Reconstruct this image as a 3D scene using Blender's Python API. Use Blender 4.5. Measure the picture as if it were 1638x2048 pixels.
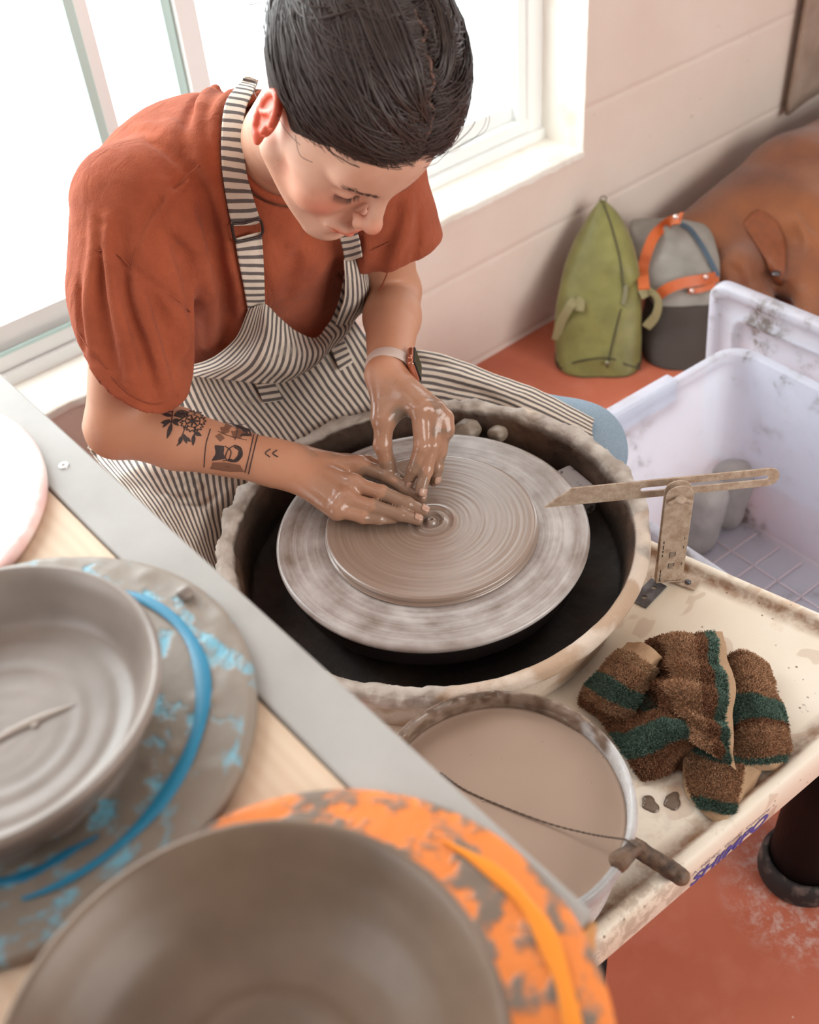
import bpy, bmesh, math, random
import numpy as np
from mathutils import Vector, Matrix, noise as mnoise

for _o in list(bpy.data.objects):
    bpy.data.objects.remove(_o, do_unlink=True)
SC = bpy.context.scene
COL = SC.collection
rng = np.random.default_rng(7)
random.seed(7)

# ------------------------------------------------------------------ camera
F_PX = 2100.0
CAM_Z = 1.50
def unit(v):
    v = np.array(v, float)
    return v / np.linalg.norm(v)
_Z = -unit((236, 2326, F_PX))
_X = np.array((3538, -2327, F_PX)); _X = unit(_X - _Z * np.dot(_X, _Z))
_Y = np.cross(_Z, _X)
CR = np.array([_X, _Y, _Z])            # rows: world axes in camera space (x right, y down, z forward)
CC = np.array((0.0, 0.0, CAM_Z))
cam_data = bpy.data.cameras.new('camera')
cam = bpy.data.objects.new('camera', cam_data)
COL.objects.link(cam)
SC.camera = cam
cam_data.sensor_fit = 'VERTICAL'
cam_data.sensor_height = 36.0
cam_data.lens = F_PX / 2048.0 * 36.0
_m = Matrix([[CR[i][0], -CR[i][1], -CR[i][2], CC[i]] for i in range(3)] + [[0, 0, 0, 1]])
cam.matrix_world = _m
cam_data.clip_start = 0.02
cam_data.dof.use_dof = True
cam_data.dof.focus_distance = 1.24
cam_data.dof.aperture_fstop = cam_data.lens / 7.8

# ------------------------------------------------------------------ light
SC.view_settings.view_transform = 'Standard'
SC.view_settings.look = 'None'
SC.view_settings.gamma = 1.0
SC.view_settings.use_curve_mapping = False
SC.view_settings.exposure = -0.26
world = bpy.data.worlds.new('world')
SC.world = world
world.use_nodes = True
wn = world.node_tree
_tc = wn.nodes.new('ShaderNodeTexCoord'); _sp = wn.nodes.new('ShaderNodeSeparateXYZ'); wn.links.new(_tc.outputs['Generated'], _sp.inputs[0])
_rp = wn.nodes.new('ShaderNodeValToRGB'); wn.links.new(_sp.outputs[1], _rp.inputs[0])
_rp.color_ramp.elements[0].position = 0.0; _rp.color_ramp.elements[1].position = 0.12
_rp.color_ramp.elements[0].color = (.34, .345, .34, 1); _rp.color_ramp.elements[1].color = (4.6, 4.8, 4.9, 1)
wn.links.new(_rp.outputs[0], wn.nodes['Background'].inputs[0])
wn.nodes['Background'].inputs[1].default_value = 1.0

def area(name, loc, target, sx, sy, power, color):
    d = bpy.data.lights.new(name, 'AREA')
    d.shape = 'RECTANGLE'; d.size = sx; d.size_y = sy
    d.energy = power; d.color = color
    o = bpy.data.objects.new(name, d)
    COL.objects.link(o)
    o.location = loc
    o.rotation_euler = (Vector(target) - Vector(loc)).to_track_quat('-Z', 'Y').to_euler()
    return o
area('window_daylight', (0.05, 2.9, 1.9), (0.55, 1.0, 0.75), 2.2, 1.8, 135, (0.93, 0.97, 1.0))
area('front_fill_light', (1.6, -2.4, 1.75), (1.5, 1.6, 0.6), 2.6, 1.4, 105, (1.0, 0.97, 0.93))  # added fill from behind the camera, brightens the wall and front-facing sides

# ------------------------------------------------------------------ helpers
def ray(px, py):
    return CR @ np.array(((px - 819) / F_PX, (py - 1024) / F_PX, 1.0))
def atz(px, py, z):
    d = ray(px, py); return CC + d * (z - CAM_Z) / d[2]
def aty(px, py, y):
    d = ray(px, py); return CC + d * y / d[1]
def atd(px, py, t):
    return CC + ray(px, py) * t
def srgb(r, g, b):
    o = []
    for c in (r, g, b):
        c = c / 255.0
        o.append(c / 12.92 if c <= 0.04045 else ((c + 0.055) / 1.055) ** 2.4)
    return (o[0], o[1], o[2], 1.0)

def mesh_np(name, V, F, mat=None, parent=None, smooth=True, attrs=None, uvs=None):
    """V (n,3), F (m,k) int array or list of polygons"""
    me = bpy.data.meshes.new(name)
    V = np.asarray(V, np.float32)
    if isinstance(F, np.ndarray):
        k = F.shape[1]; m = F.shape[0]
        me.vertices.add(len(V)); me.vertices.foreach_set('co', V.ravel())
        me.loops.add(m * k); me.loops.foreach_set('vertex_index', F.astype(np.int32).ravel())
        me.polygons.add(m)
        me.polygons.foreach_set('loop_start', np.arange(0, m * k, k, dtype=np.int32))
        me.polygons.foreach_set('loop_total', np.full(m, k, np.int32))
    else:
        me.from_pydata([tuple(map(float, v)) for v in V], [], [tuple(int(i) for i in f) for f in F])
    me.update(calc_edges=True)
    if smooth:
        me.polygons.foreach_set('use_smooth', np.ones(len(me.polygons), bool))
    if uvs is not None:
        uvs = np.asarray(uvs, np.float32)
        ul = me.uv_layers.new(name='uv')
        li = np.empty(len(me.loops), np.int32); me.loops.foreach_get('vertex_index', li)
        ul.data.foreach_set('uv', uvs[li].ravel())
    if attrs:
        for an, av in attrs.items():
            av = np.asarray(av, np.float32)
            if av.ndim == 1:
                a = me.attributes.new(an, 'FLOAT', 'POINT'); a.data.foreach_set('value', av)
            else:
                a = me.attributes.new(an, 'FLOAT_COLOR', 'POINT')
                if av.shape[1] == 3: av = np.c_[av, np.ones(len(av))]
                a.data.foreach_set('color', av.astype(np.float32).ravel())
    me.validate()
    o = bpy.data.objects.new(name, me)
    COL.objects.link(o)
    if mat: me.materials.append(mat)
    if parent is not None: o.parent = parent
    if parent is not None and parent.location.length > 0:
        o.matrix_parent_inverse = Matrix.Translation(-parent.location)
    return o

def thing(name, label, cat, loc=(0, 0, 0), group=None):
    o = bpy.data.objects.new(name, None)
    o.empty_display_size = 0.05
    COL.objects.link(o)
    o.location = loc
    tag(o, label, cat, group)
    return o
def tag(o, label, cat, group=None, kind=None):
    o['label'] = label; o['category'] = cat
    if group: o['group'] = group
    if kind: o['kind'] = kind
    return o
def struct(o, label=None):
    o['kind'] = 'structure'
    if label: o['label'] = label
    return o

class MB:
    """accumulates polygons into one mesh"""
    def __init__(s): s.V = []; s.F = []; s.UV = []
    def add(s, V, F, UV=None):
        b = len(s.V)
        s.V += [tuple(map(float, v)) for v in V]
        s.F += [tuple(int(i) + b for i in f) for f in F]
        s.UV += list(UV) if UV is not None else [(0, 0)] * len(V)
        return s
    def build(s, name, mat=None, parent=None, smooth=True, bevel=0, seg=2, uv=False, attrs=None, auto=None):
        o = mesh_np(name, s.V, s.F, mat, parent, smooth, attrs, s.UV if uv else None)
        if bevel:
            m = o.modifiers.new('bevel', 'BEVEL'); m.width = bevel; m.segments = seg; m.limit_method = 'ANGLE'; m.angle_limit = 0.6
            m.harden_normals = False
        if auto is not None or bevel:
            try:
                o.data.polygons.foreach_set('use_smooth', np.ones(len(o.data.polygons), bool))
                w = o.modifiers.new('wn', 'WEIGHTED_NORMAL'); w.keep_sharp = True
            except Exception: pass
        return o

def box_vf(lo, hi, M=None):
    x0, y0, z0 = lo; x1, y1, z1 = hi
    V = np.array([(x0,y0,z0),(x1,y0,z0),(x1,y1,z0),(x0,y1,z0),(x0,y0,z1),(x1,y0,z1),(x1,y1,z1),(x0,y1,z1)], float)
    if M is not None:
        M = np.array(M); V = V @ M[:3, :3].T + M[:3, 3]
    F = [(0,3,2,1),(4,5,6,7),(0,1,5,4),(1,2,6,5),(2,3,7,6),(3,0,4,7)]
    return V, F
def prism_vf(poly, z0, z1):
    n_ = len(poly)
    V = [(p[0], p[1], z0) for p in poly] + [(p[0], p[1], z1) for p in poly]
    F = [tuple(range(n_))[::-1], tuple(range(n_, 2 * n_))] + [(i, (i+1) % n_, (i+1) % n_ + n_, i + n_) for i in range(n_)]
    return V, F
def lathe_vf(prof, c=(0, 0), seg=96, ax=1.0, ay=1.0):
    """prof list of (r,z), closed when first==last"""
    P = np.array(prof, float); n_ = len(P)
    a = np.linspace(0, 2 * np.pi, seg, endpoint=False)
    V = np.zeros((n_, seg, 3))
    V[:, :, 0] = c[0] + P[:, 0:1] * np.cos(a) * ax
    V[:, :, 1] = c[1] + P[:, 0:1] * np.sin(a) * ay
    V[:, :, 2] = P[:, 1:2]
    F = []
    i = np.arange(n_ - 1)[:, None]; j = np.arange(seg)[None, :]; j2 = (j + 1) % seg
    F = np.stack([i*seg+j, i*seg+j2, (i+1)*seg+j2, (i+1)*seg+j], -1).reshape(-1, 4)
    return V.reshape(-1, 3), F
def tube_vf(path, r, seg=8, cap=True, flat=1.0):
    P = np.asarray(path, float); n_ = len(P)
    R = np.full(n_, r) if np.isscalar(r) else np.asarray(r, float)
    T = np.gradient(P, axis=0); T /= np.linalg.norm(T, axis=1)[:, None] + 1e-12
    up = np.array((0, 0, 1.0)) if abs(T[0][2]) < 0.9 else np.array((1.0, 0, 0))
    N = np.zeros_like(P); nn = up - T[0] * up.dot(T[0]); nn /= np.linalg.norm(nn); N[0] = nn
    for i in range(1, n_):
        nn = N[i-1] - T[i] * N[i-1].dot(T[i]); nn /= np.linalg.norm(nn) + 1e-12; N[i] = nn
    B = np.cross(T, N)
    a = np.linspace(0, 2*np.pi, seg, endpoint=False)
    V = P[:, None, :] + R[:, None, None] * (np.cos(a)[None, :, None] * N[:, None, :] * flat + np.sin(a)[None, :, None] * B[:, None, :])
    V = V.reshape(-1, 3)
    F = [(i*seg+j, i*seg+(j+1) % seg, (i+1)*seg+(j+1) % seg, (i+1)*seg+j) for i in range(n_-1) for j in range(seg)]
    if cap:
        F += [tuple(range(seg))[::-1], tuple((n_-1)*seg + k for k in range(seg))]
    return V, F
def spline(pts, n_):
    """catmull-rom through pts (k,d) resampled to n_"""
    P = np.asarray(pts, float); k = len(P)
    if k == 2: 
        t = np.linspace(0, 1, n_)[:, None]; return P[0] * (1-t) + P[1] * t
    Q = np.vstack([2*P[0]-P[1], P, 2*P[-1]-P[-2]])
    t = np.linspace(0, k-1, n_); i = np.minimum(t.astype(int), k-2); u = (t - i)[:, None]
    p0, p1, p2, p3 = Q[i], Q[i+1], Q[i+2], Q[i+3]
    return 0.5*((2*p1) + (-p0+p2)*u + (2*p0-5*p1+4*p2-p3)*u*u + (-p0+3*p1-3*p2+p3)*u**3)
def grid_spline(G, nu, nv):
    G = np.asarray(G, float)
    A = np.stack([spline(G[i], nv) for i in range(G.shape[0])])        # rows -> nv
    B = np.stack([spline(A[:, j], nu) for j in range(nv)], 1)
    return B                                                            # (nu,nv,d)
def grid_faces(nu, nv, flip=False):
    i = np.arange(nu-1)[:, None]; j = np.arange(nv-1)[None, :]
    F = np.stack([i*nv+j, (i+1)*nv+j, (i+1)*nv+j+1, i*nv+j+1], -1).reshape(-1, 4)
    return F[:, ::-1] if flip else F
def solidify(o, t, off=0):
    m = o.modifiers.new('solid', 'SOLIDIFY'); m.thickness = t; m.offset = off
    return o

def vnoise(P, s=1.0, seed=0):
    """value noise, P (...,3) -> [-1,1]"""
    Q = np.asarray(P) * s + seed * 17.31
    I = np.floor(Q).astype(np.int64); f = Q - I; f = f*f*(3-2*f)
    def h(i, j, k):
        x = (i*374761393 + j*668265263 + k*1274126177 + seed*974711) & 0xffffffff
        x = ((x ^ (x >> 13)) * 1274126177) & 0xffffffff
        x = x ^ (x >> 16)
        return (x & 0xffff) / 32767.5 - 1
    i, j, k = I[..., 0], I[..., 1], I[..., 2]; a, b, c = f[..., 0], f[..., 1], f[..., 2]
    L = lambda u, v, t: u + (v-u)*t
    return L(L(L(h(i,j,k),h(i+1,j,k),a), L(h(i,j+1,k),h(i+1,j+1,k),a), b),
             L(L(h(i,j,k+1),h(i+1,j,k+1),a), L(h(i,j+1,k+1),h(i+1,j+1,k+1),a), b), c)
def fbm(P, s=1.0, o=3, seed=0):
    r = 0; a = 1.0; t = 0
    for q in range(o):
        r = r + a*vnoise(P, s*2**q, seed+q); t += a; a *= .5
    return r/t

# ------------------------------------------------------------------ signed distance modelling
class SDF:
    def __init__(s): s.ops = []
    def _add(s, fn, c, R, mode, k): s.ops.append((fn, np.array(c, float), float(R), mode, k)); return s
    def rc(s, a, b, ra, rb, mode='u', k=0.01, flat=None, fs=1.0):
        a = np.array(a, float); b = np.array(b, float); ba = b - a; L2 = ba.dot(ba) + 1e-12
        ax = None if flat is None else unit(flat)
        def fn(P):
            q = P - a
            if ax is not None: q = q + (1/fs - 1) * (q @ ax)[:, None] * ax
            t = np.clip(q @ ba / L2, 0, 1)
            d = np.linalg.norm(q - t[:, None]*ba, axis=1) - (ra + (rb-ra)*t)
            return d * (fs if ax is not None else 1.0)
        return s._add(fn, (a+b)/2, np.sqrt(L2)/2 + max(ra, rb), mode, k)
    def el(s, c, r, mode='u', k=0.01, frame=None):
        c = np.array(c, float); r = np.array(r, float)
        def fn(P):
            q = P - c
            if frame is not None: q = q @ frame
            k0 = np.linalg.norm(q/r, axis=1); k1 = np.linalg.norm(q/(r*r), axis=1) + 1e-9
            return k0*(k0-1)/k1
        return s._add(fn, c, r.max(), mode, k)
    def box(s, c, h, rd=0.005, mode='u', k=0.01, frame=None):
        c = np.array(c, float); h = np.array(h, float)
        def fn(P):
            q = P - c
            if frame is not None: q = q @ frame
            q = np.abs(q) - (h - rd)
            return np.linalg.norm(np.maximum(q, 0), axis=1) + np.minimum(q.max(axis=1), 0) - rd
        return s._add(fn, c, np.linalg.norm(h), mode, k)
    def chain(s, pts, rs, mode='u', k=0.01, **kw):
        for i in range(len(pts)-1):
            s.rc(pts[i], pts[i+1], rs[i], rs[i+1], mode, k, **kw)
        return s
    def plane(s, c, n_, R, k=0.004):
        """keep the side the normal points away from, within radius R of c (a local cut)"""
        c = np.array(c, float); n_ = unit(n_)
        def fn(P):
            q = P - c
            return np.maximum(-(q @ n_), np.linalg.norm(q, axis=1) - R)
        return s._add(fn, c, R*1.0, 's', k)
    def eval(s, P, c=None, rad=0.0, cull=0.05):
        d = np.full(len(P), 1e3)
        ops = s.ops
        if c is not None:
            if getattr(s, '_n', -1) != len(ops):
                s._c = np.array([o[1] for o in ops]); s._r = np.array([o[2]+o[4] for o in ops]); s._n = len(ops)
            keep = np.nonzero(np.linalg.norm(s._c-c, axis=1) <= s._r + rad + cull)[0]
            ops = [ops[i] for i in keep]
        for fn, oc, R, mode, k in ops:
            e = fn(P)
            if mode == 'u':
                h = np.clip(.5 + .5*(d-e)/k, 0, 1); d = d + (e-d)*h - k*h*(1-h)
            elif mode == 's':
                h = np.clip(.5 - .5*(d+e)/k, 0, 1); d = d*(1-h) + (-e)*h + k*h*(1-h)
            elif mode == 'n':          # additive displacement
                d = d + e
        return d
    def mesh(s, h, lo, hi, B=12, slack=0.013):
        lo = np.array(lo, float); hi = np.array(hi, float)
        nb = np.ceil((hi-lo)/(h*B)).astype(int)
        ii = np.stack(np.meshgrid(*[np.arange(n_) for n_ in nb], indexing='ij'), -1).reshape(-1, 3)
        cen = lo + (ii+.5)*h*B
        hd = h*B*math.sqrt(3)/2
        dc = np.empty(len(cen))
        for q in range(0, len(cen), 20000): dc[q:q+20000] = s.eval(cen[q:q+20000])
        act = np.abs(dc) < hd*1.15 + slack
        ii = ii[act]; cen = cen[act]
        g = np.arange(B+1)
        G = np.stack(np.meshgrid(g, g, g, indexing='ij'), -1).reshape(-1, 3)
        N = nb*B + 2
        S0, S1 = int(N[1])*int(N[2]), int(N[2])
        ids = []; pos = []; edges = [[], [], []]
        for bi, c in zip(ii, cen):
            base = bi*B
            P = lo + (base+G)*h
            D = s.eval(P, c, hd).reshape(B+1, B+1, B+1)
            sg = D < 0
            if sg.all() or not sg.any(): continue
            cnt = np.zeros((B, B, B), int)
            cs = [sg[a:B+a, b:B+b, e:B+e] for a in (0,1) for b in (0,1) for e in (0,1)]
            cnt = sum(x.astype(int) for x in cs)
            cell = np.argwhere((cnt > 0) & (cnt < 8))
            if len(cell) == 0: continue
            acc = np.zeros((len(cell), 3)); num = np.zeros(len(cell))
            x, y, z = cell.T
            for ax in range(3):
                o1, o2 = [k_ for k_ in range(3) if k_ != ax]
                for u in (0, 1):
                    for v in (0, 1):
                        p = [x, y, z]; p = [p[0].copy(), p[1].copy(), p[2].copy()]
                        p[o1] = p[o1]+u; p[o2] = p[o2]+v
                        qd = [p[0].copy(), p[1].copy(), p[2].copy()]; qd[ax] = qd[ax]+1
                        a = D[p[0], p[1], p[2]]; b = D[qd[0], qd[1], qd[2]]
                        m = (a < 0) != (b < 0)
                        t = np.where(m, a/np.where(m, a-b, 1), 0)
                        pt = np.stack(p, 1).astype(float); pt[:, ax] += t
                        acc[m] += pt[m]; num[m] += 1
            pos.append(lo + (base + acc/num[:, None])*h)
            cc = cell + base
            ids.append(cc[:, 0]*S0 + cc[:, 1]*S1 + cc[:, 2])
            for ax in range(3):
                o = [slice(0, B)]*3; o2 = [slice(0, B)]*3; o2[ax] = slice(1, B+1)
                a = sg[tuple(o)]; b = sg[tuple(o2)]
                e = np.argwhere(a != b)
                if len(e): edges[ax].append(np.c_[e+base, a[e[:, 0], e[:, 1], e[:, 2]]])
        ids = np.concatenate(ids); pos = np.concatenate(pos)
        od = np.argsort(ids); ids = ids[od]; pos = pos[od]
        Fs = []
        for ax in range(3):
            if not edges[ax]: continue
            E = np.concatenate(edges[ax]); p = E[:, :3]; inside = E[:, 3].astype(bool)
            u, v = [(1, 2), (2, 0), (0, 1)][ax]
            q = []
            for du, dv in ((0, 0), (-1, 0), (-1, -1), (0, -1)):
                r = p.copy(); r[:, u] += du; r[:, v] += dv
                q.append(r[:, 0]*S0 + r[:, 1]*S1 + r[:, 2])
            q = np.stack(q, 1)
            idx = np.searchsorted(ids, q); idx = np.minimum(idx, len(ids)-1)
            ok = (ids[idx] == q).all(axis=1)
            idx = idx[ok]; ins = inside[ok]
            idx[~ins] = idx[~ins][:, ::-1]
            Fs.append(idx)
        return pos, np.concatenate(Fs)
    def hits(s, px, off=0.0, t0=0.5, t1=2.6, it=110):
        """where the sight lines through picture points meet this surface (all at once)"""
        px = np.asarray(px, float).reshape(-1, 2); n_ = len(px)
        D = np.stack([(px[:, 0]-819)/F_PX, (px[:, 1]-1024)/F_PX, np.ones(n_)], 1) @ CR.T
        dn = np.linalg.norm(D, axis=1); off = np.broadcast_to(np.asarray(off, float), (n_,))
        t = np.full(n_, float(t0)); bt = t.copy(); bv = np.full(n_, 9.0); act = np.ones(n_, bool)
        for _ in range(it):
            ix = np.nonzero(act)[0]
            if len(ix) == 0: break
            v = s.eval(CC + D[ix]*t[ix, None]) - off[ix]
            b = v < bv[ix]; bv[ix[b]] = v[b]; bt[ix[b]] = t[ix[b]]
            done = v < .0004
            t[ix] = t[ix] + np.where(done, 0, np.maximum(v*.85, .0006)/dn[ix])
            act[ix[done | (t[ix] > t1)]] = False
        return CC + D*bt[:, None]
    def hit(s, px, py, t0=0.5, t1=2.6, off=0.0):
        return s.hits([(px, py)], off, t0, t1)[0]
def relax(V, F, it=1, lam=0.5):
    n_ = len(V)
    a = F.ravel(); b = np.roll(F, -1, axis=1).ravel()
    e0 = np.concatenate([a, b]); e1 = np.concatenate([b, a])
    deg = np.bincount(e0, minlength=n_)[:, None] + 1e-9
    for _ in range(it):
        for l in (lam, -lam*1.02):
            S = np.stack([np.bincount(e0, weights=V[e1, k], minlength=n_) for k in range(3)], 1)
            V = V + l*(S/deg - V)
    return V

# ------------------------------------------------------------------ materials
class NT:
    def __init__(s, name):
        s.m = bpy.data.materials.new(name); s.m.use_nodes = True
        s.t = s.m.node_tree; s.b = s.t.nodes['Principled BSDF']; s.o = s.t.nodes['Material Output']
    def n(s, typ, **kw):
        x = s.t.nodes.new(typ)
        for k, v in kw.items():
            if k.startswith('i_'):
                key = k[2:]; key = int(key) if key.isdigit() else key
                s.put(x.inputs[key], v)
            else: setattr(x, k, v)
        return x
    def put(s, inp, v):
        if isinstance(v, bpy.types.NodeSocket): s.t.links.new(v, inp)
        elif isinstance(v, bpy.types.Node): s.t.links.new(v.outputs[0], inp)
        else: inp.default_value = v
    def set(s, **kw):
        al = dict(color='Base Color', rough='Roughness', metal='Metallic', sss='Subsurface Weight', coat='Coat Weight',
                  trans='Transmission Weight', spec='Specular IOR Level', aniso='Anisotropic', normal='Normal', sheen='Sheen Weight', alpha='Alpha',
                  tangent='Tangent', emit='Emission Color', estr='Emission Strength')
        for k, v in kw.items(): s.put(s.b.inputs[al[k]], v)
        return s
    def coord(s, kind='Object'): return s.n('ShaderNodeTexCoord').outputs[kind]
    def noise(s, vec=None, scale=10, detail=4, rough=.55, dist=0.0):
        x = s.n('ShaderNodeTexNoise'); x.inputs['Scale'].default_value = scale; x.inputs['Detail'].default_value = detail
        x.inputs['Roughness'].default_value = rough; x.inputs['Distortion'].default_value = dist
        s.put(x.inputs['Vector'], vec if vec is not None else s.coord()); return x.outputs[0]
    def ramp(s, v, a, b, ca=(0,0,0,1), cb=(1,1,1,1), mode='LINEAR'):
        x = s.n('ShaderNodeValToRGB'); x.color_ramp.interpolation = mode
        x.color_ramp.elements[0].position = a; x.color_ramp.elements[1].position = b
        x.color_ramp.elements[0].color = ca; x.color_ramp.elements[1].color = cb
        s.put(x.inputs[0], v); return x.outputs[0]
    def mix(s, f, a, b):
        x = s.n('ShaderNodeMix', data_type='RGBA'); s.put(x.inputs[0], f); s.put(x.inputs[6], a); s.put(x.inputs[7], b); return x.outputs[2]
    def math(s, op, a, b=0.0, c=None):
        x = s.n('ShaderNodeMath', operation=op); s.put(x.inputs[0], a); s.put(x.inputs[1], b)
        if c is not None: s.put(x.inputs[2], c)
        return x.outputs[0]
    def mapping(s, vec, scale=(1,1,1), rot=(0,0,0), loc=(0,0,0)):
        x = s.n('ShaderNodeMapping'); s.put(x.inputs[0], vec); x.inputs['Scale'].default_value = scale
        x.inputs['Rotation'].default_value = rot; x.inputs['Location'].default_value = loc; return x.outputs[0]
    def bump(s, h, strength=.3, dist=.001):
        x = s.n('ShaderNodeBump'); x.inputs['Strength'].default_value = strength; x.inputs['Distance'].default_value = dist
        s.put(x.inputs['Height'], h); s.put(s.b.inputs['Normal'], x.outputs[0]); return s
    def attr(s, name, out=2): 
        x = s.n('ShaderNodeAttribute'); x.attribute_name = name; return x.outputs[out]   # 0 color, 2 fac
def simple(name, col, rough=.6, nscale=20, nmix=.12, bump=0.0, bscale=200, dark=.6, **kw):
    t = NT(name)
    c2 = tuple(col[i]*dark for i in range(3)) + (1,)
    f = t.ramp(t.noise(scale=nscale), .35, .75)
    t.set(color=t.mix(t.math('MULTIPLY', f, nmix), col, c2), rough=rough, **kw)
    if bump: t.bump(t.noise(scale=bscale, detail=3), 1.0, bump)
    return t.m
# ================================================================== ROOM
WY = 1.62
def wall_material():
    t = NT('painted_block')
    co = t.coord()
    base = t.mix(t.ramp(t.noise(scale=2.5, detail=5), .35, .7), srgb(236, 222, 210), srgb(228, 210, 196))
    sp = t.ramp(t.noise(t.mapping(co, scale=(1, 1, 2.4)), scale=26, detail=2), .73, .79)
    base = t.mix(t.math('MULTIPLY', sp, .5), base, srgb(150, 120, 98))
    t.set(color=base, rough=.75)
    # mortar joints of the block wall
    sep = t.n('ShaderNodeSeparateXYZ'); t.put(sep.inputs[0], co)
    nz = t.noise(scale=6, detail=3)
    z = t.math('ADD', sep.outputs[2], t.math('MULTIPLY', nz, .006))
    fr = t.math('PINGPONG', t.math('SUBTRACT', z, .272), .128)
    groove = t.ramp(fr, 0.0, .012/1.0)
    h = t.math('ADD', t.math('MULTIPLY', groove, 1.0), t.math('MULTIPLY', t.noise(scale=60, detail=6, rough=.65), .55))
    t.bump(h, .55, .004)
    return t.m
M_wall = wall_material()
WX0, WX1, WZ0, WZ1 = -0.6, 1.868, .425, 2.35
def wall():
    b = MB(); T = .16
    H = 3.2; X0 = -1.5; X1 = 3.8
    for lo, hi in (((X0, WY, 0), (X1, WY+T, WZ0)), ((X0, WY, WZ1), (X1, WY+T, H)), ((X0, WY, WZ0), (WX0, WY+T, WZ1)), ((WX1, WY, WZ0), (X1, WY+T, WZ1))):
        b.add(*box_vf(lo, hi))
    o = b.build('wall_back', M_wall, smooth=False)
    struct(o, 'peach white painted block wall')
wall()
# rough plaster edge on the reveal
def sill():
    # plastered sill and right reveal, slightly lumpy
    nu, nv = 260, 14
    x = np.linspace(WX0, WX1+.004, nu); y = np.linspace(WY-.004, 1.765, nv)
    X, Y = np.meshgrid(x, y, indexing='ij')
    Z = np.full_like(X, WZ0+.004)
    P = np.stack([X, Y, Z], -1)
    P[..., 2] += .0018*fbm(P, 45, 3, 5)
    e = np.exp(-((Y-WY+.004)/.012)**2)
    P[..., 2] -= .004*e
    P[..., 1] += e*.004*fbm(P*[1, 0, 0], 70, 3, 9)
    V = P.reshape(-1, 3)
    V2 = V[0:nu*nv:nv].copy(); V2[:, 2] -= .014; V2[:, 2] += .004*fbm(V2, 60, 3, 3)
    F = [tuple(f) for f in grid_faces(nu, nv)[:, ::-1]]
    b = MB(); b.add(V, F)
    k = len(V)
    b.add(V2, [])
    b.F += [(i*nv, (i+1)*nv, k+i+1, k+i) for i in range(nu-1)]
    t = NT('sill_plaster')
    st = t.ramp(t.noise(scale=9, detail=5), .52, .72)
    t.set(color=t.mix(t.math('MULTIPLY', st, .4), srgb(242, 236, 226), srgb(196, 158, 120)), rough=.7)
    t.bump(t.noise(scale=90, detail=4), .6, .003)
    o = b.build('trim_1', t.m); struct(o, 'white plastered window sill')
    # reveal
    nu = 180; z = np.linspace(WZ0, WZ1, nu); Y, Zz = np.meshgrid(y, z, indexing='ij')
    P = np.stack([np.full_like(Y, WX1-.003), Y, Zz], -1)
    P[..., 0] += .002*fbm(P, 45, 3, 5)
    o = mesh_np('trim_2', P.reshape(-1, 3), grid_faces(nv, nu), t.m); struct(o, 'white plastered window reveal')
sill()
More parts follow.
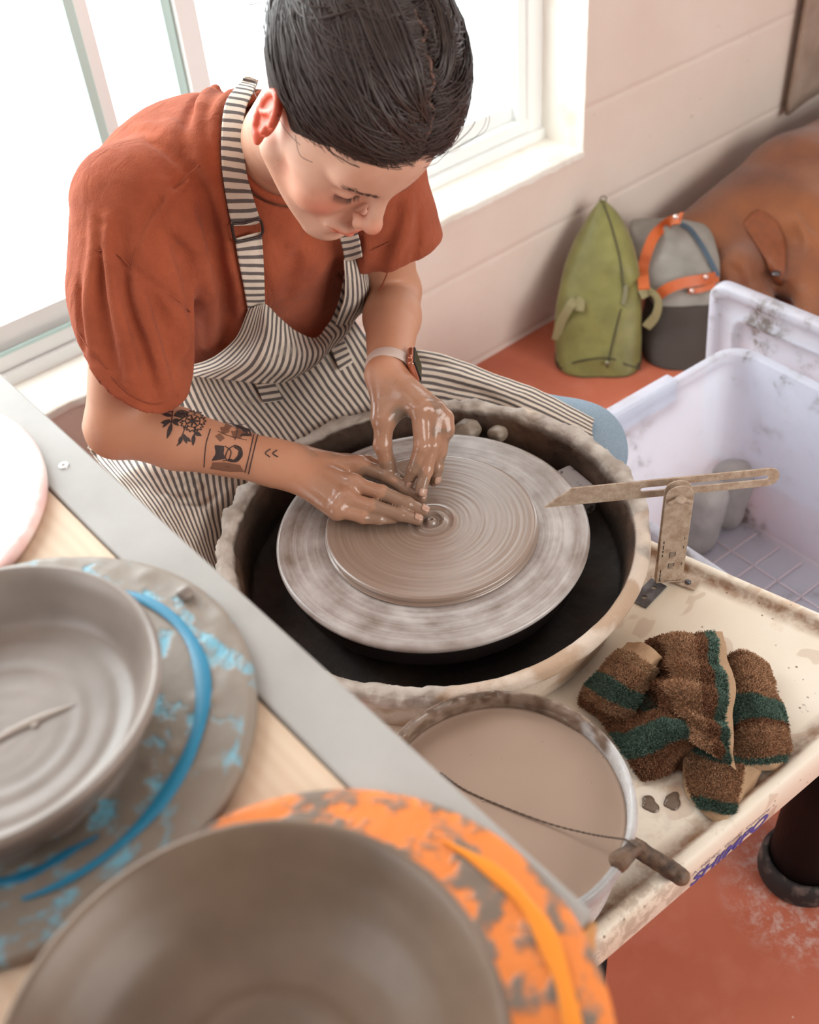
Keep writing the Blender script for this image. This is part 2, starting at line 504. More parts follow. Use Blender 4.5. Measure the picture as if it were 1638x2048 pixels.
def window():
    t = NT('white_vinyl'); t.set(color=srgb(246, 248, 246), rough=.35)
    M_v = t.m
    t = NT('grey_vinyl'); t.set(color=srgb(196, 224, 219), rough=.4)
    M_g = t.m
    t = NT('clear_pane')
    gl = t.n('ShaderNodeBsdfGlass'); gl.inputs['IOR'].default_value = 1.05; gl.inputs['Roughness'].default_value = 0; gl.inputs['Color'].default_value = (.96, .99, .98, 1)
    tr = t.n('ShaderNodeBsdfTransparent'); tr.inputs[0].default_value = (.97, .99, .985, 1)
    mx = t.n('ShaderNodeMixShader'); mx.inputs[0].default_value = .06
    g2 = t.n('ShaderNodeBsdfGlossy'); g2.inputs['Roughness'].default_value = .02
    t.put(mx.inputs[1], tr.outputs[0]); t.put(mx.inputs[2], g2.outputs[0]); t.put(t.o.inputs[0], mx.outputs[0])
    M_p = t.m
    w = bpy.data.objects.new('window_1', None); COL.objects.link(w); w['kind'] = 'structure'; w['label'] = 'wide white vinyl slider window'
    y0, y1 = 1.752, 1.80
    zb = WZ0 - .03 + .0
    b = MB()
    # outer frame: bottom rails stepping back, right jamb, top, left
    b.add(*box_vf((WX0-.02, y0-.012, WZ0-.03), (WX1+.03, y1, .455)))
    b.add(*box_vf((WX0-.02, y0, .455), (WX1+.03, y1, .488)))
    b.add(*box_vf((WX1-.052, y0-.002, WZ0-.028), (WX1+.03, y1, WZ1+.03)))
    b.add(*box_vf((WX1-.080, y0+.004, .455), (WX1-.030, y1, WZ1+.03)))
    b.add(*box_vf((WX0-.032, y0-.0025, WZ0-.029), (WX0+.05, y1+.001, WZ1+.029)))
    b.add(*box_vf((WX0-.028, y0-.001, WZ1-.05), (WX1+.028, y1+.002, WZ1+.028)))
    b.build('window_frame', M_v, w, smooth=False, bevel=.003)
    # sashes
    b = MB()
    def sash(xa, xb, za, zb_, y, d=.022, s=.045):
        b.add(*box_vf((xa, y, za), (xb, y+d, za+s))); b.add(*box_vf((xa, y, zb_-s), (xb, y+d, zb_)))
        b.add(*box_vf((xa, y, za+s), (xa+s, y+d, zb_-s))); b.add(*box_vf((xb-s, y, za+s), (xb, y+d, zb_-s)))
    sash(1.43, 1.822, .488, 2.30, 1.775, s=.038)
    sash(-.55, .79, .488, 2.30, 1.765, s=.048)
    b.build('window_sash', M_v, w, smooth=False, bevel=.002)
    b = MB()
    b.add(*box_vf((.744, 1.7535, .4885), (.762, 1.7985, 2.2985)))
    b.add(*box_vf((.925, 1.77, .4885), (.9435, 1.7985, 2.2985)))
    b.build('window_seal', M_g, w, smooth=False, bevel=.002)
    b = MB()
    b.add(*box_vf((.944, 1.756, .4885), (.985, 1.7985, 2.2985)))
    b.add(*box_vf((1.56, 1.756, .4885), (1.60, 1.7985, 2.2985)))
    b.build('window_mullion', M_v, w, smooth=False, bevel=.002)
    b = MB(); b.add(*box_vf((-.55, 1.786, .50), (1.80, 1.790, 2.28)))
    b.build('window_pane', M_p, w, smooth=False)
    b = MB(); b.add(*box_vf((-.55, 1.7505, .486), (.75, 1.756, .493)))
    b.build('glazing_strip', M_g, w, smooth=False)
window()
def floor():
    t = NT('red_concrete')
    co = t.coord()
    n1 = t.noise(scale=1.8, detail=6); n2 = t.noise(scale=14, detail=5)
    c = t.mix(t.ramp(n1, .3, .7), srgb(192, 108, 80), srgb(174, 88, 64))
    c = t.mix(t.math('MULTIPLY', t.ramp(n2, .5, .8), .5), c, srgb(206, 126, 104))
    # chalky dust and flecks
    d = t.ramp(t.noise(scale=5.3, detail=9, rough=.75), .64, .72)
    c = t.mix(t.math('MULTIPLY', d, .38), c, srgb(222, 190, 176))
    v = t.n('ShaderNodeTexVoronoi'); v.inputs['Scale'].default_value = 34; t.put(v.inputs['Vector'], t.coord())
    sp = t.ramp(v.outputs['Distance'], .03, .075, (1,1,1,1), (0,0,0,1))
    sp = t.math('MULTIPLY', sp, t.ramp(t.noise(scale=31, detail=0), .62, .66))
    c = t.mix(sp, c, srgb(232, 208, 196))
    q = t.n('ShaderNodeVectorMath', operation='DISTANCE'); t.put(q.inputs[0], co); q.inputs[1].default_value = (.88, .27, 0)
    ds = t.math('MULTIPLY', t.ramp(q.outputs['Value'], .085, .14, (1,1,1,1), (0,0,0,1)), t.ramp(t.noise(scale=46, detail=8, rough=.75), .47, .62))
    c = t.mix(t.math('MULTIPLY', ds, .7), c, srgb(206, 180, 170))
    t.set(color=c, rough=t.ramp(n2, .2, .8, (.38,)*3+(1,), (.6,)*3+(1,)))
    t.bump(t.noise(scale=50, detail=5), .25, .002)
    b = MB(); b.add(*box_vf((-1.5, -1.5, -.06), (3.8, WY+.16, 0)))
    struct(b.build('floor', t.m, smooth=False), 'red painted concrete floor with chalky scuffs')
floor()
def ceiling():
    t = NT('white_ceiling'); t.set(color=srgb(236, 230, 224), rough=.9)
    b = MB(); b.add(*box_vf((-1.5, -.4, 3.2), (3.8, WY+.16, 3.3)))
    struct(b.build('ceiling', t.m, smooth=False), 'plain white ceiling over the wheel corner')
ceiling()
def panel():
    # taupe canvas curtain panel hanging by the wall at the far right
    t = NT('taupe_canvas'); t.set(color=t.mix(t.ramp(t.noise(scale=7, detail=4), .4, .65), srgb(176, 154, 138), srgb(150, 128, 112)), rough=.85)
    t.bump(t.noise(scale=9, detail=5), .6, .01)
    nu, nv = 40, 30
    xs = np.linspace(2.705, 3.4, nu); zs = np.linspace(.256, 1.5, nv)
    X, Z = np.meshgrid(xs, zs, indexing='ij')
    Z = Z + (X-2.705)*(1-(Z-.256)/1.25)*.10
    Y = 1.588 + .006*np.sin(X*14) + .004*fbm(np.stack([X, X*0, Z], -1), 8, 3, 2)
    o = mesh_np('canvas_panel', np.stack([X, Y, Z], -1).reshape(-1, 3), grid_faces(nu, nv), t.m)
    solidify(o, .012)
    tag(o, 'taupe canvas panel hanging flat against the wall above the dog', 'panel')
panel()
# ================================================================== POTTERY WHEEL
WC = (0.607, 0.752)            # axis
Z_BAT, Z_SLAB, Z_RIM, Z_DECK = .600, .613, .602, .520
def crusty(name, plastic, clay, scale=7, lo=.45, hi=.55, rough=.5, bump=.004, dry=None, wet=.5):
    """pale plastic partly caked in clay"""
    t = NT(name)
    f = t.ramp(t.noise(scale=scale, detail=9, rough=.68), lo, hi)
    a = t.attr('crust')
    f = t.math('MAXIMUM', t.math('MULTIPLY', f, 1.0), 0) if a is None else t.math('MINIMUM', t.math('ADD', f, 0.0), 1.0)
    cl = t.mix(t.ramp(t.noise(scale=scale*3, detail=5), .35, .65), clay, dry or tuple(min(1, c*1.5) for c in clay[:3])+(1,))
    c = t.mix(f, plastic, cl)
    t.set(color=c, rough=rough)
    h = t.math('ADD', t.math('MULTIPLY', f, .5), t.math('MULTIPLY', t.noise(scale=90, detail=6, rough=.7), .5))
    t.bump(h, .8, bump)
    return t.m
M_cream = None
def deck_material():
    t = NT('cream_plastic_splashed')
    co = t.coord()
    c = t.mix(t.ramp(t.noise(scale=5, detail=4), .35, .7), srgb(230, 218, 202), srgb(220, 202, 178))
    # dried puddle marks
    pd = t.ramp(t.noise(t.mapping(co, scale=(1, 1.5, 1), rot=(0, 0, .5)), scale=17, detail=2, rough=.4, dist=.4), .60, .625)
    c = t.mix(t.math('MULTIPLY', pd, .42), c, srgb(186, 158, 136))
    br = t.ramp(t.noise(scale=6, detail=7, rough=.7), .60, .70)
    c = t.mix(t.math('MULTIPLY', br, .55), c, srgb(190, 140, 92))
    v = t.n('ShaderNodeTexVoronoi'); v.inputs['Scale'].default_value = 85; t.put(v.inputs['Vector'], t.coord())
    sp = t.ramp(v.outputs['Distance'], .10, .16, (1,1,1,1), (0,0,0,1))
    sp = t.math('MULTIPLY', sp, t.ramp(t.noise(scale=26, detail=3), .52, .57))
    c = t.mix(t.math('MULTIPLY', sp, .85), c, srgb(110, 86, 68))
    cl = t.ramp(t.noise(scale=13, detail=9, rough=.72), .68, .72)
    c = t.mix(cl, c, srgb(120, 100, 84))
    gm = t.math('MULTIPLY', t.attr('grime'), t.ramp(t.noise(scale=30, detail=5, rough=.7), .25, .6))
    c = t.mix(gm, c, srgb(128, 88, 56))
    # the front left corner by the bucket is the dirtiest
    sp_ = t.n('ShaderNodeSeparateXYZ'); t.put(sp_.inputs[0], co)
    near = t.math('MULTIPLY', t.ramp(sp_.outputs[0], .46, .62, (1,1,1,1), (0,0,0,1)), t.ramp(sp_.outputs[1], .22, .36, (1,1,1,1), (0,0,0,1)))
    dn = t.math('MULTIPLY', near, t.ramp(t.noise(scale=24, detail=8, rough=.72), .50, .56))
    c = t.mix(t.math('MULTIPLY', dn, .85), c, srgb(146, 122, 102))
    t.set(color=c, rough=t.mix(pd, (.5,)*3+(1,), (.3,)*3+(1,)))
    t.bump(t.math('ADD', cl, t.math('MULTIPLY', t.noise(scale=140, detail=3), .2)), .6, .0015)
    return t.m
M_deck = deck_material()
M_clay_wet = None
def wheel_base():
    root = thing('pottery_wheel', 'cream electric pottery wheel table with blue lettering and black legs', 'pottery wheel', (WC[0], WC[1], 0))
    # deck outline, corners rounded
    A = np.array([(.30, .284), (.915, .238), (.800, .875), (.34, .875)])
    def rounded(A, r, k=7):
        out = []
        n_ = len(A)
        for i in range(n_):
            p = A[i]; a = unit(A[i-1]-p); b = unit(A[(i+1) % n_]-p)
            s = p+a*r; e = p+b*r
            for t in np.linspace(0, 1, k):
                out.append((1-t)**2*s + 2*t*(1-t)*p + t*t*e)
        return np.array(out)
    def inset(A, d):
        n_ = len(A); out = []
        L = []
        for i in range(n_):
            p, q = A[i], A[(i+1) % n_]; t = unit(q-p); nn = np.array((-t[1], t[0]))
            L.append((p+nn*d, t))
        for i in range(n_):
            p, t = L[i-1]; q, s = L[i]
            M = np.array([[t[0], -s[0]], [t[1], -s[1]]]); u = np.linalg.solve(M, q-p)
            out.append(p+t*u[0])
        return np.array(out)
    rings = []
    for d, z, r in ((-.002+.014, Z_DECK-.050, .03), (.000, Z_DECK-.046, .03), (.0, Z_DECK-.012, .03), (.002, Z_DECK-.002, .03), (.006, Z_DECK+.004, .03), (.013, Z_DECK+.005, .028), (.018, Z_DECK+.001, .026), (.021, Z_DECK-.004, .025), (.026, Z_DECK-.005, .025), (.040, Z_DECK-.005, .022)):
        R_ = rounded(inset(A, d) if d else A, r)
        rings.append(np.c_[R_, np.full(len(R_), z)])
    # flat deck continues inward as rings to give the noise some vertices
    V = np.concatenate(rings); m = len(rings[0]); F = []
    for i in range(len(rings)-1):
        for j in range(m): F.append((i*m+j, i*m+(j+1) % m, (i+1)*m+(j+1) % m, (i+1)*m+j))
    F.append(tuple((len(rings)-1)*m + j for j in range(m)))
    F.append(tuple(range(m))[::-1])
    gr = np.zeros(len(V)); lv = [0, 0, 0, 0, 0, .05, .9, 1, .8, 0]
    for i, q in enumerate(lv): gr[i*m:(i+1)*m] = q
    o = mesh_np('deck', V, F, M_deck, root, attrs={'grime': gr})
    o['label'] = 'cream deck with a raised lip, splashed with slip'
    w = o.modifiers.new('wn', 'WEIGHTED_NORMAL')
    # lettering on the front lip
    t = NT('blue_print'); t.set(color=srgb(72, 72, 150), rough=.5); M_ink = t.m
    t = NT('grey_print'); t.set(color=srgb(120, 110, 130), rough=.6); M_ink2 = t.m
    d0 = unit(A[1]-A[0])
    def text(body, s0, s1, zlo, zhi, mat, name, shear=.35, bold=.0):
        cu = bpy.data.curves.new(name, 'FONT'); cu.body = body; cu.shear = shear; cu.offset = bold; cu.extrude = .0; cu.size = 1
        ob = bpy.data.objects.new(name, cu); COL.objects.link(ob)
        dg = bpy.context.evaluated_depsgraph_get(); me = bpy.data.meshes.new_from_object(ob.evaluated_get(dg))
        bpy.data.objects.remove(ob, do_unlink=True)
        n_ = len(me.vertices); v = np.empty(n_*3, np.float32); me.vertices.foreach_get('co', v); v = v.reshape(-1, 3)
        x = (v[:, 0]-v[:, 0].min())/np.ptp(v[:, 0]); y = (v[:, 1]-v[:, 1].min())/np.ptp(v[:, 1])
        P2 = A[0] + d0[None, :]*(s0 + x*(s1-s0))[:, None]
        nrm = np.array((d0[1], -d0[0]))
        Pw = np.c_[P2 + nrm*.0006, zlo + y*(zhi-zlo)]
        me.vertices.foreach_set('co', Pw.astype(np.float32).ravel()); me.update()
        me.materials.clear(); me.materials.append(mat)
        ob = bpy.data.objects.new(name, me); COL.objects.link(ob); ob.parent = root
        ob.matrix_parent_inverse = Matrix.Translation(-Vector((WC[0], WC[1], 0)))
    def s_of(px, py, z):
        p = atz(px, py, z)[:2]; return (p-A[0]) @ d0
    text('SHIMPO', s_of(1402, 1796, .475), s_of(1560, 1660, .478), .4745, .4925, M_ink, 'maker_lettering', .3, .03)
    text('A  NIDEC  Group  Company', s_of(1402, 1772, .493), s_of(1562, 1636, .497), .4945, .5025, M_ink2, 'small_lettering', 0, 0)
    # cabinet skirt and legs
    t = NT('black_pipe'); t.set(color=(.006, .004, .004, 1), rough=.5, spec=.12); M_blk = t.m
    t = NT('dark_rubber_dusty'); t.set(color=t.mix(t.ramp(t.noise(scale=40, detail=6), .5, .72), (.018, .014, .013, 1), srgb(120, 100, 92)), rough=.7); M_rub = t.m
    b = MB(); b.add(*box_vf((.42, .42, .36), (.76, .80, Z_DECK-.045))); b.build('motor_housing', M_deck, root, bevel=.01)
    for x, y, l in ((.893, .296, 'black pipe leg with rubber foot on the red floor'), (.40, .335, None), (.40, .83, None), (.765, .83, None)):
        v, f = lathe_vf([(0, .03), (.050, .03), (.047, Z_DECK-.046), (0, Z_DECK-.046)], (x, y), 40)
        lg = mesh_np('leg', v, f, M_blk, root)
        if l: lg['label'] = l
        v, f = lathe_vf([(0, 0), (.058, 0), (.062, .006), (.061, .030), (.057, .044), (.0515, .048), (.050, .040), (0, .040)], (x, y), 48)
        ft = mesh_np('rubber_foot', v, f, M_rub, lg)
    return root
WHEEL = wheel_base()

def pan():
    seg = 620
    prof = [(.233, Z_DECK-.004), (.240, Z_DECK-.003), (.246, .545), (.254, .575), (.2580, .582), (.262, .584), (.2665, .588), (.2685, .595), (.266, .6015), (.260, .604), (.254, .603), (.250, .598), (.2475, .588), (.243, .57), (.238, .545), (.232, .530), (.20, .526), (.12, .525), (.03, .525), (.03, .522), (.12, .521), (.233, Z_DECK-.004)]
    # densify
    P = spline(np.array(prof), 150)
    V, F = lathe_vf(P, WC, seg, 1.012, 1.0)
    r = np.hypot(V[:, 0]-WC[0], V[:, 1]-WC[1]); ang = np.arctan2(V[:, 1]-WC[1], V[:, 0]-WC[0])
    n1 = fbm(V, 48, 5, 3); n2 = fbm(V, 14, 3, 8)
    # clay is caked thickest on the far rim and the left side
    cw = np.abs((ang-math.radians(-85)+np.pi) % (2*np.pi)-np.pi)
    th = .25 + .85*np.clip((cw-math.radians(40))/math.radians(10), 0, 1) + .15*np.cos(ang-math.radians(135))
    wt = np.clip((r-.236)/.02, 0, 1)*np.clip((V[:, 2]-.545)/.03, 0, 1)
    disp = wt*th*(.0020 + .0075*np.maximum(n1, -.2) + .004*n2)
    out = np.stack([np.cos(ang), np.sin(ang)], 1)
    side = np.clip((r-.257)/.006, -1, 1)
    V[:, :2] += out*(disp*side)[:, None]
    V[:, 2] += disp*.7*np.clip((V[:, 2]-.585)/.015, 0, 1)
    crust = np.clip(th*.95 + .75*n2 - .12, 0, 1)*np.clip((V[:, 2]-.56)/.02, 0, 1)
    inner = (r < .2535) & (V[:, 2] < .598)
    col_cream = np.array(srgb(220, 200, 182)[:3]); col_clay = np.array(srgb(166, 150, 136)[:3]); col_dry = np.array(srgb(206, 194, 182)[:3]); col_wet = np.array(srgb(88, 64, 48)[:3])
    m2 = np.clip(.5+1.6*fbm(V, 55, 4, 21), 0, 1)[:, None]
    clay = col_clay*(1-m2) + col_dry*m2
    n3 = fbm(V, 26, 4, 33)
    cr = np.clip((crust-.45+.7*n3)*5, 0, 1)[:, None]
    stain = np.clip((fbm(V*[1, 1, 1.6], 22, 5, 77)+.08)*4, 0, 1)[:, None]*.7
    cream = col_cream*(1-stain) + np.array(srgb(176, 138, 104)[:3])*stain
    C = cream*(1-cr) + clay*cr
    row = np.repeat(np.arange(len(P)), seg); inn_ = (row > np.argmax(P[:, 1]))
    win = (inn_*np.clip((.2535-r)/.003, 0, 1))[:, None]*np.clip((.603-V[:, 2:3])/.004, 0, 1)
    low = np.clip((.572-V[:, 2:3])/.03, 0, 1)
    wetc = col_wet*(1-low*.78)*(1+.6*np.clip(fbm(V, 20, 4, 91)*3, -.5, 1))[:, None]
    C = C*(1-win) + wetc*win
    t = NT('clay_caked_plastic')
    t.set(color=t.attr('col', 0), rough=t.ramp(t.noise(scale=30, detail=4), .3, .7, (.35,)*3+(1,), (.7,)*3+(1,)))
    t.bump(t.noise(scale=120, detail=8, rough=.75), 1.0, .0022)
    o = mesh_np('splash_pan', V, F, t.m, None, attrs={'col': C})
    tag(o, 'large round splash pan with clay-caked rim around the wheel head', 'splash pan')
    # the seam joint on the inner right: a boxy spout block
    s = SDF(); f = unit((math.cos(-.18), math.sin(-.18), 0)); g = np.array((-f[1], f[0], 0))
    fr = np.stack([f, g, np.array((0, 0, 1.))], 1)
    s.box(np.array((WC[0], WC[1], .545)) + f*.222, (.020, .032, .022), .004, frame=fr)
    v, fc = s.mesh(.002, (.75, .6, .5), (.9, .8, .6))
    t = NT('grey_plastic_block'); t.set(color=t.mix(t.ramp(t.noise(scale=60, detail=6, rough=.7), .58, .64), srgb(168, 158, 156), srgb(90, 74, 66)), rough=.35)
    oo = mesh_np('joint_block', v, fc, t.m, o)
    return o
PAN = pan()

def turning_parts():
    # wheel head, bat and the slab: three things stacked, seen at rest with circular tool marks
    t = NT('dark_wheel_head'); 
    t.set(color=(.020, .015, .014, 1), rough=.3, metal=.2)
    prof = [(0, .5555), (.178, .5555), (.186, .558), (.1875, .563), (.1875, .584), (.185, .5885), (.04, .589), (0, .589)]
    V, F = lathe_vf(prof, WC, 160); head = mesh_np('wheel_head', V, F, t.m); tag(head, 'dark metal wheel head under the grey bat inside the pan', 'wheel head')
    mm = head.modifiers.new('wn', 'WEIGHTED_NORMAL')
    V, F = lathe_vf([(0, .526), (.035, .526), (.03, .5555), (0, .5555)], WC, 40); mesh_np('shaft', V, F, t.m, head)
    def rings(name, ca, cb, rough, scale, fine, aniso=.7, bump=.0006, blot=0.0):
        t = NT(name)
        co = t.mapping(t.coord(), loc=(-WC[0], -WC[1], 0))
        sep = t.n('ShaderNodeSeparateXYZ'); t.put(sep.inputs[0], co)
        r = t.math('SQRT', t.math('ADD', t.math('MULTIPLY', sep.outputs[0], sep.outputs[0]), t.math('MULTIPLY', sep.outputs[1], sep.outputs[1])))
        ang = t.math('ARCTAN2', sep.outputs[1], sep.outputs[0])
        cb_ = t.n('ShaderNodeCombineXYZ'); t.put(cb_.inputs[0], t.math('MULTIPLY', r, fine)); t.put(cb_.inputs[1], t.math('MULTIPLY', t.math('SINE', ang), .8)); t.put(cb_.inputs[2], t.math('MULTIPLY', t.math('COSINE', ang), .8))
        n1 = t.noise(cb_.outputs[0], scale=1.0, detail=3)
        cb2 = t.n('ShaderNodeCombineXYZ'); t.put(cb2.inputs[0], t.math('MULTIPLY', r, scale)); t.put(cb2.inputs[1], t.math('MULTIPLY', t.math('SINE', ang), 3.2)); t.put(cb2.inputs[2], t.math('MULTIPLY', t.math('COSINE', ang), 3.2))
        n2 = t.noise(cb2.outputs[0], scale=1.0, detail=4)
        f = t.ramp(t.math('ADD', t.math('MULTIPLY', n1, 1-blot), t.math('MULTIPLY', n2, blot)), .34, .66)
        tg = t.n('ShaderNodeTangent'); tg.direction_type = 'RADIAL'; tg.axis = 'Z'
        t.set(color=t.mix(f, ca, cb), rough=rough, aniso=aniso)
        t.bump(n1, .6, bump)
        if blot == 0: t.set(coat=1.0, spec=.6); t.b.inputs['Coat Roughness'].default_value = .26
        return t.m
    M_bat = rings('bat_circular_marks', srgb(196, 188, 184), srgb(126, 110, 100), .25, 34, 200, .6, .0002, .62)
    M_slab = rings('slab_circular_marks', srgb(148, 126, 111), srgb(134, 111, 96), .27, 30, 300, .85, .00040, .0)
    # bat
    V, F = lathe_vf([(0, .589), (.190, .589), (.1955, .5905), (.197, .594), (.1965, .5975), (.193, .5995), (.188, .6), (.0, .6)], WC, 220)
    bat = mesh_np('round_bat', V, F, M_bat); tag(bat, 'round grey bat on the wheel carrying the wet clay slab', 'pottery bat')
    bat.modifiers.new('wn', 'WEIGHTED_NORMAL')
    # slab with ridges
    r = np.r_[np.linspace(.0, .1285, 200)]
    z = np.full_like(r, Z_SLAB)
    z += .00004*np.sin(r*900)*np.clip(r/.03, 0, 1) + .00010*np.array([vnoise(np.array([[q*260, 0, 0]]))[0] for q in r])
    z += .0042*np.exp(-((r-.0035)/.0035)**2) - .0018*np.exp(-((r-.010)/.003)**2) + .0030*np.exp(-((r-.0165)/.003)**2) - .0012*np.exp(-((r-.023)/.004)**2) + .0010*np.exp(-((r-.029)/.003)**2)
    prof = [(a, b) for a, b in zip(r, z)][::-1]
    edge = [(.1325, .6005), (.1345, .6015), (.1342, .6035), (.1322, .6042), (.1315, .6055), (.1325, .6075), (.1328, .6100), (.1315, .6122)]
    V, F = lathe_vf([(0, .6), (.131, .6)] + edge + prof, WC, 220)
    slab = mesh_np('clay_slab', V, F, M_slab); tag(slab, 'flat wet clay disc centred on the spinning bat under the hands', 'clay')
turning_parts()

def clay_lump(name, c, r, seed, label, mat, group=None, bits=5, h=.002, cat='clay lump'):
    s = SDF(); g = np.random.default_rng(seed); c = np.array(c, float)
    s.el(c, (r, r*.85, r*.75))
    for i in range(bits):
        d = unit(g.normal(size=3)); s.el(c + d*r*.6, (r*.5, r*.42, r*.38), k=r*.35)
    s._add(lambda P: .09*r*fbm(P, 2.2/r, 3, seed), c, r*2, 'n', 0)
    lo = c - r*1.7; hi = c + r*1.7
    v, f = s.mesh(h, lo, hi)
    o = mesh_np(name, v, f, mat); tag(o, label, cat, group); return o
t = NT('grey_brown_clay'); t.set(color=t.mix(t.ramp(t.noise(scale=40, detail=6), .35, .65), srgb(150, 134, 118), srgb(112, 96, 80)), rough=.42); t.bump(t.noise(scale=120, detail=6), .7, .002)
M_lump = t.m
def at_rim(px, py, z): return atz(px, py, z)
clay_lump('clay_scrap', atz(932, 862, .585), .021, 3, 'larger dark clay scrap lying in the splash pan behind the bat', M_lump, 'clay scraps in the splash pan')
clay_lump('clay_scrap', atz(997, 868, .583), .0145, 5, 'smaller pinched clay scrap to the right of the larger one in the pan', M_lump, 'clay scraps in the splash pan')
clay_lump('clay_scrap', atz(886, 846, .585), .008, 9, 'tiny crumb of clay beside the knuckles in the splash pan', M_lump, 'clay scraps in the splash pan')

def bevel_gauge():
    t = NT('clay_dusted_steel')
    f = t.ramp(t.noise(scale=75, detail=5, rough=.65), .4, .62)
    c = t.mix(f, srgb(184, 162, 142), srgb(158, 132, 110))
    t.set(color=c, rough=.75); t.bump(t.noise(scale=170, detail=5, rough=.7), .9, .0012); M = t.m
    t = NT('dark_print'); t.set(color=(.02, .018, .018, 1), rough=.6); M_pr = t.m
    base = atz(1336, 1158, Z_DECK+.002)
    root = thing('angle_gauge', 'sliding angle gauge coated in dry clay, its blade pointing over the bat', 'angle gauge', tuple(base))
    # the gauge stands in a vertical plane; blade runs level
    tip = atz(1087, 997, .655); end = atz(1558, 950, .668)
    u = (end-tip); u[2] = 0; Lb = np.linalg.norm(u); u = u/Lb
    w = np.array((0, 0, 1.)); nrm = np.cross(u, w)                     # towards camera side?
    if nrm @ (CC-base) < 0: nrm = -nrm
    def P(s, h, d=0): return tip + u*s + w*h + nrm*d
    slope = (.668-.655)/Lb
    hw = .0135                                                        # blade half width
    # blade outline with slot
    o1 = [(0, -hw)]; 
    out = [(0.0, -hw*.95), (Lb-hw, -hw)] + [(Lb-hw+hw*math.sin(a), -hw*math.cos(a)) for a in np.linspace(.2, math.pi-.2, 9)] + [(Lb-hw, hw), (.034, hw)]
    s0, s1, hh = Lb*.425, Lb-.016, .0034
    slot = [(s0, -hh)] + [(s1, -hh)] + [(s1+hh*math.sin(a), -hh*math.cos(a)) for a in np.linspace(.3, math.pi-.3, 5)] + [(s1, hh), (s0, hh)] + [(s0-hh*math.sin(a), hh*math.cos(a)) for a in np.linspace(.3, math.pi-.3, 5)]
    bm = bmesh.new()
    vo = [bm.verts.new(tuple(P(a, b + slope*a, .0015))) for a, b in out]; vi = [bm.verts.new(tuple(P(a, b + slope*a, .0015))) for a, b in slot]
    eo = [bm.edges.new((vo[i], vo[(i+1) % len(vo)])) for i in range(len(vo))]; ei = [bm.edges.new((vi[i], vi[(i+1) % len(vi)])) for i in range(len(vi))]
    bmesh.ops.triangle_fill(bm, use_beauty=True, edges=eo+ei, normal=Vector(nrm))
    me = bpy.data.meshes.new('blade'); bm.to_mesh(me); bm.free(); me.materials.append(M)
    ob = bpy.data.objects.new('blade', me); COL.objects.link(ob); ob.parent = root; ob.matrix_parent_inverse = Matrix.Translation(-Vector(base))
    solidify(ob, .0022); ob['label'] = 'slotted blade with a slanted tip'
    # clay crust lumps along blade top
    # handle: two cheek plates around blade
    top = base.copy(); 
    hu = (base - tip) @ u
    hx = .0165
    # handle axis: vertical from base
    piv = pivd = None
    def H(a, z, d): return base + u*a + w*z + nrm*d
    zt = (tip[2] + slope*hu) - base[2] + .004
    for d0, d1, nm in ((.0045, .0065, 'handle'), (-.0055, -.0035, 'rear_cheek')):
        prof = [(-hx, 0), (hx, 0), (hx, zt)] + [(hx*math.cos(a), zt + hx*math.sin(a)) for a in np.linspace(.2, math.pi-.2, 9)] + [(-hx, zt)]
        n_ = len(prof); V = [H(a, z, d0) for a, z in prof] + [H(a, z, d1) for a, z in prof]
        F = [tuple(range(n_))[::-1], tuple(range(n_, 2*n_))] + [(i, (i+1) % n_, (i+1) % n_+n_, i+n_) for i in range(n_)]
        b = MB(); b.add(V, F); hn = b.build(nm, M, root, smooth=False, bevel=.0006)
        if nm == 'handle': handle = hn
    b = MB(); fr = np.eye(4); fr[:3, 0] = u; fr[:3, 1] = nrm; fr[:3, 2] = w; fr[:3, 3] = base
    b.add(*box_vf((-hx, -.0035, 0), (hx, .0045, .030), fr)); b.build('spacer', M, root, smooth=False)
    # wing nut
    s = SDF(); pc = H(0, zt-.001, .009)
    s.rc(pc-nrm*.004, pc+nrm*.003, .0055, .0045); s.rc(pc, pc+nrm*.006, .0025, .0025, k=.001)
    for sg in (-1, 1): s.rc(pc+u*sg*.004+nrm*.001, pc+u*sg*.0115-w*.0035+nrm*.004, .0028, .0032, k=.003, flat=nrm, fs=.6)
    v, f = s.mesh(.0007, pc-.018, pc+.018); wn_ = mesh_np('wing_nut', v, f, M, root)
    # worn printed border and marks on the handle
    b = MB()
    g = np.random.default_rng(4)
    def dash(a0, z0, a1, z1):
        fr_ = [H(a0, z0, .0067), H(a1, z0, .0067), H(a1, z1, .0067), H(a0, z1, .0067)]; b.add(fr_, [(0, 1, 2, 3)])
    z = .004
    while z < .075:
        l = g.uniform(.002, .007)
        if g.random() < .75: dash(-hx+.0035, z, -hx+.0047, z+l)
        if g.random() < .45: dash(hx-.0047, z, hx-.0039, z+l*.7)
        z += l + g.uniform(.0005, .003)
    a = -hx+.0035
    while a < hx-.004:
        l = g.uniform(.002, .004); 
        if g.random() < .8: dash(a, .0035, a+l, .0044)
        a += l+.0008
    # small sideways figures
    for z0, z1 in ((.026, .036), (.044, .056)):
        for i in range(5): dash(-.004+g.uniform(0, .001), z0+(z1-z0)*i/5, .0035-g.uniform(0, .002), z0+(z1-z0)*i/5+.0007)
        dash(-.004, z0, -.0033, z1-.002); dash(.0028, z0+.003, .0035, z1-.001)
    b.build('worn_print', M_pr, handle, smooth=False)
    # L bracket plates holding it to the deck
    t = NT('galvanised'); t.set(color=t.mix(t.ramp(t.noise(scale=60, detail=4), .4, .6), srgb(120, 122, 126), srgb(88, 86, 88)), rough=.35, metal=.6); M_g = t.m
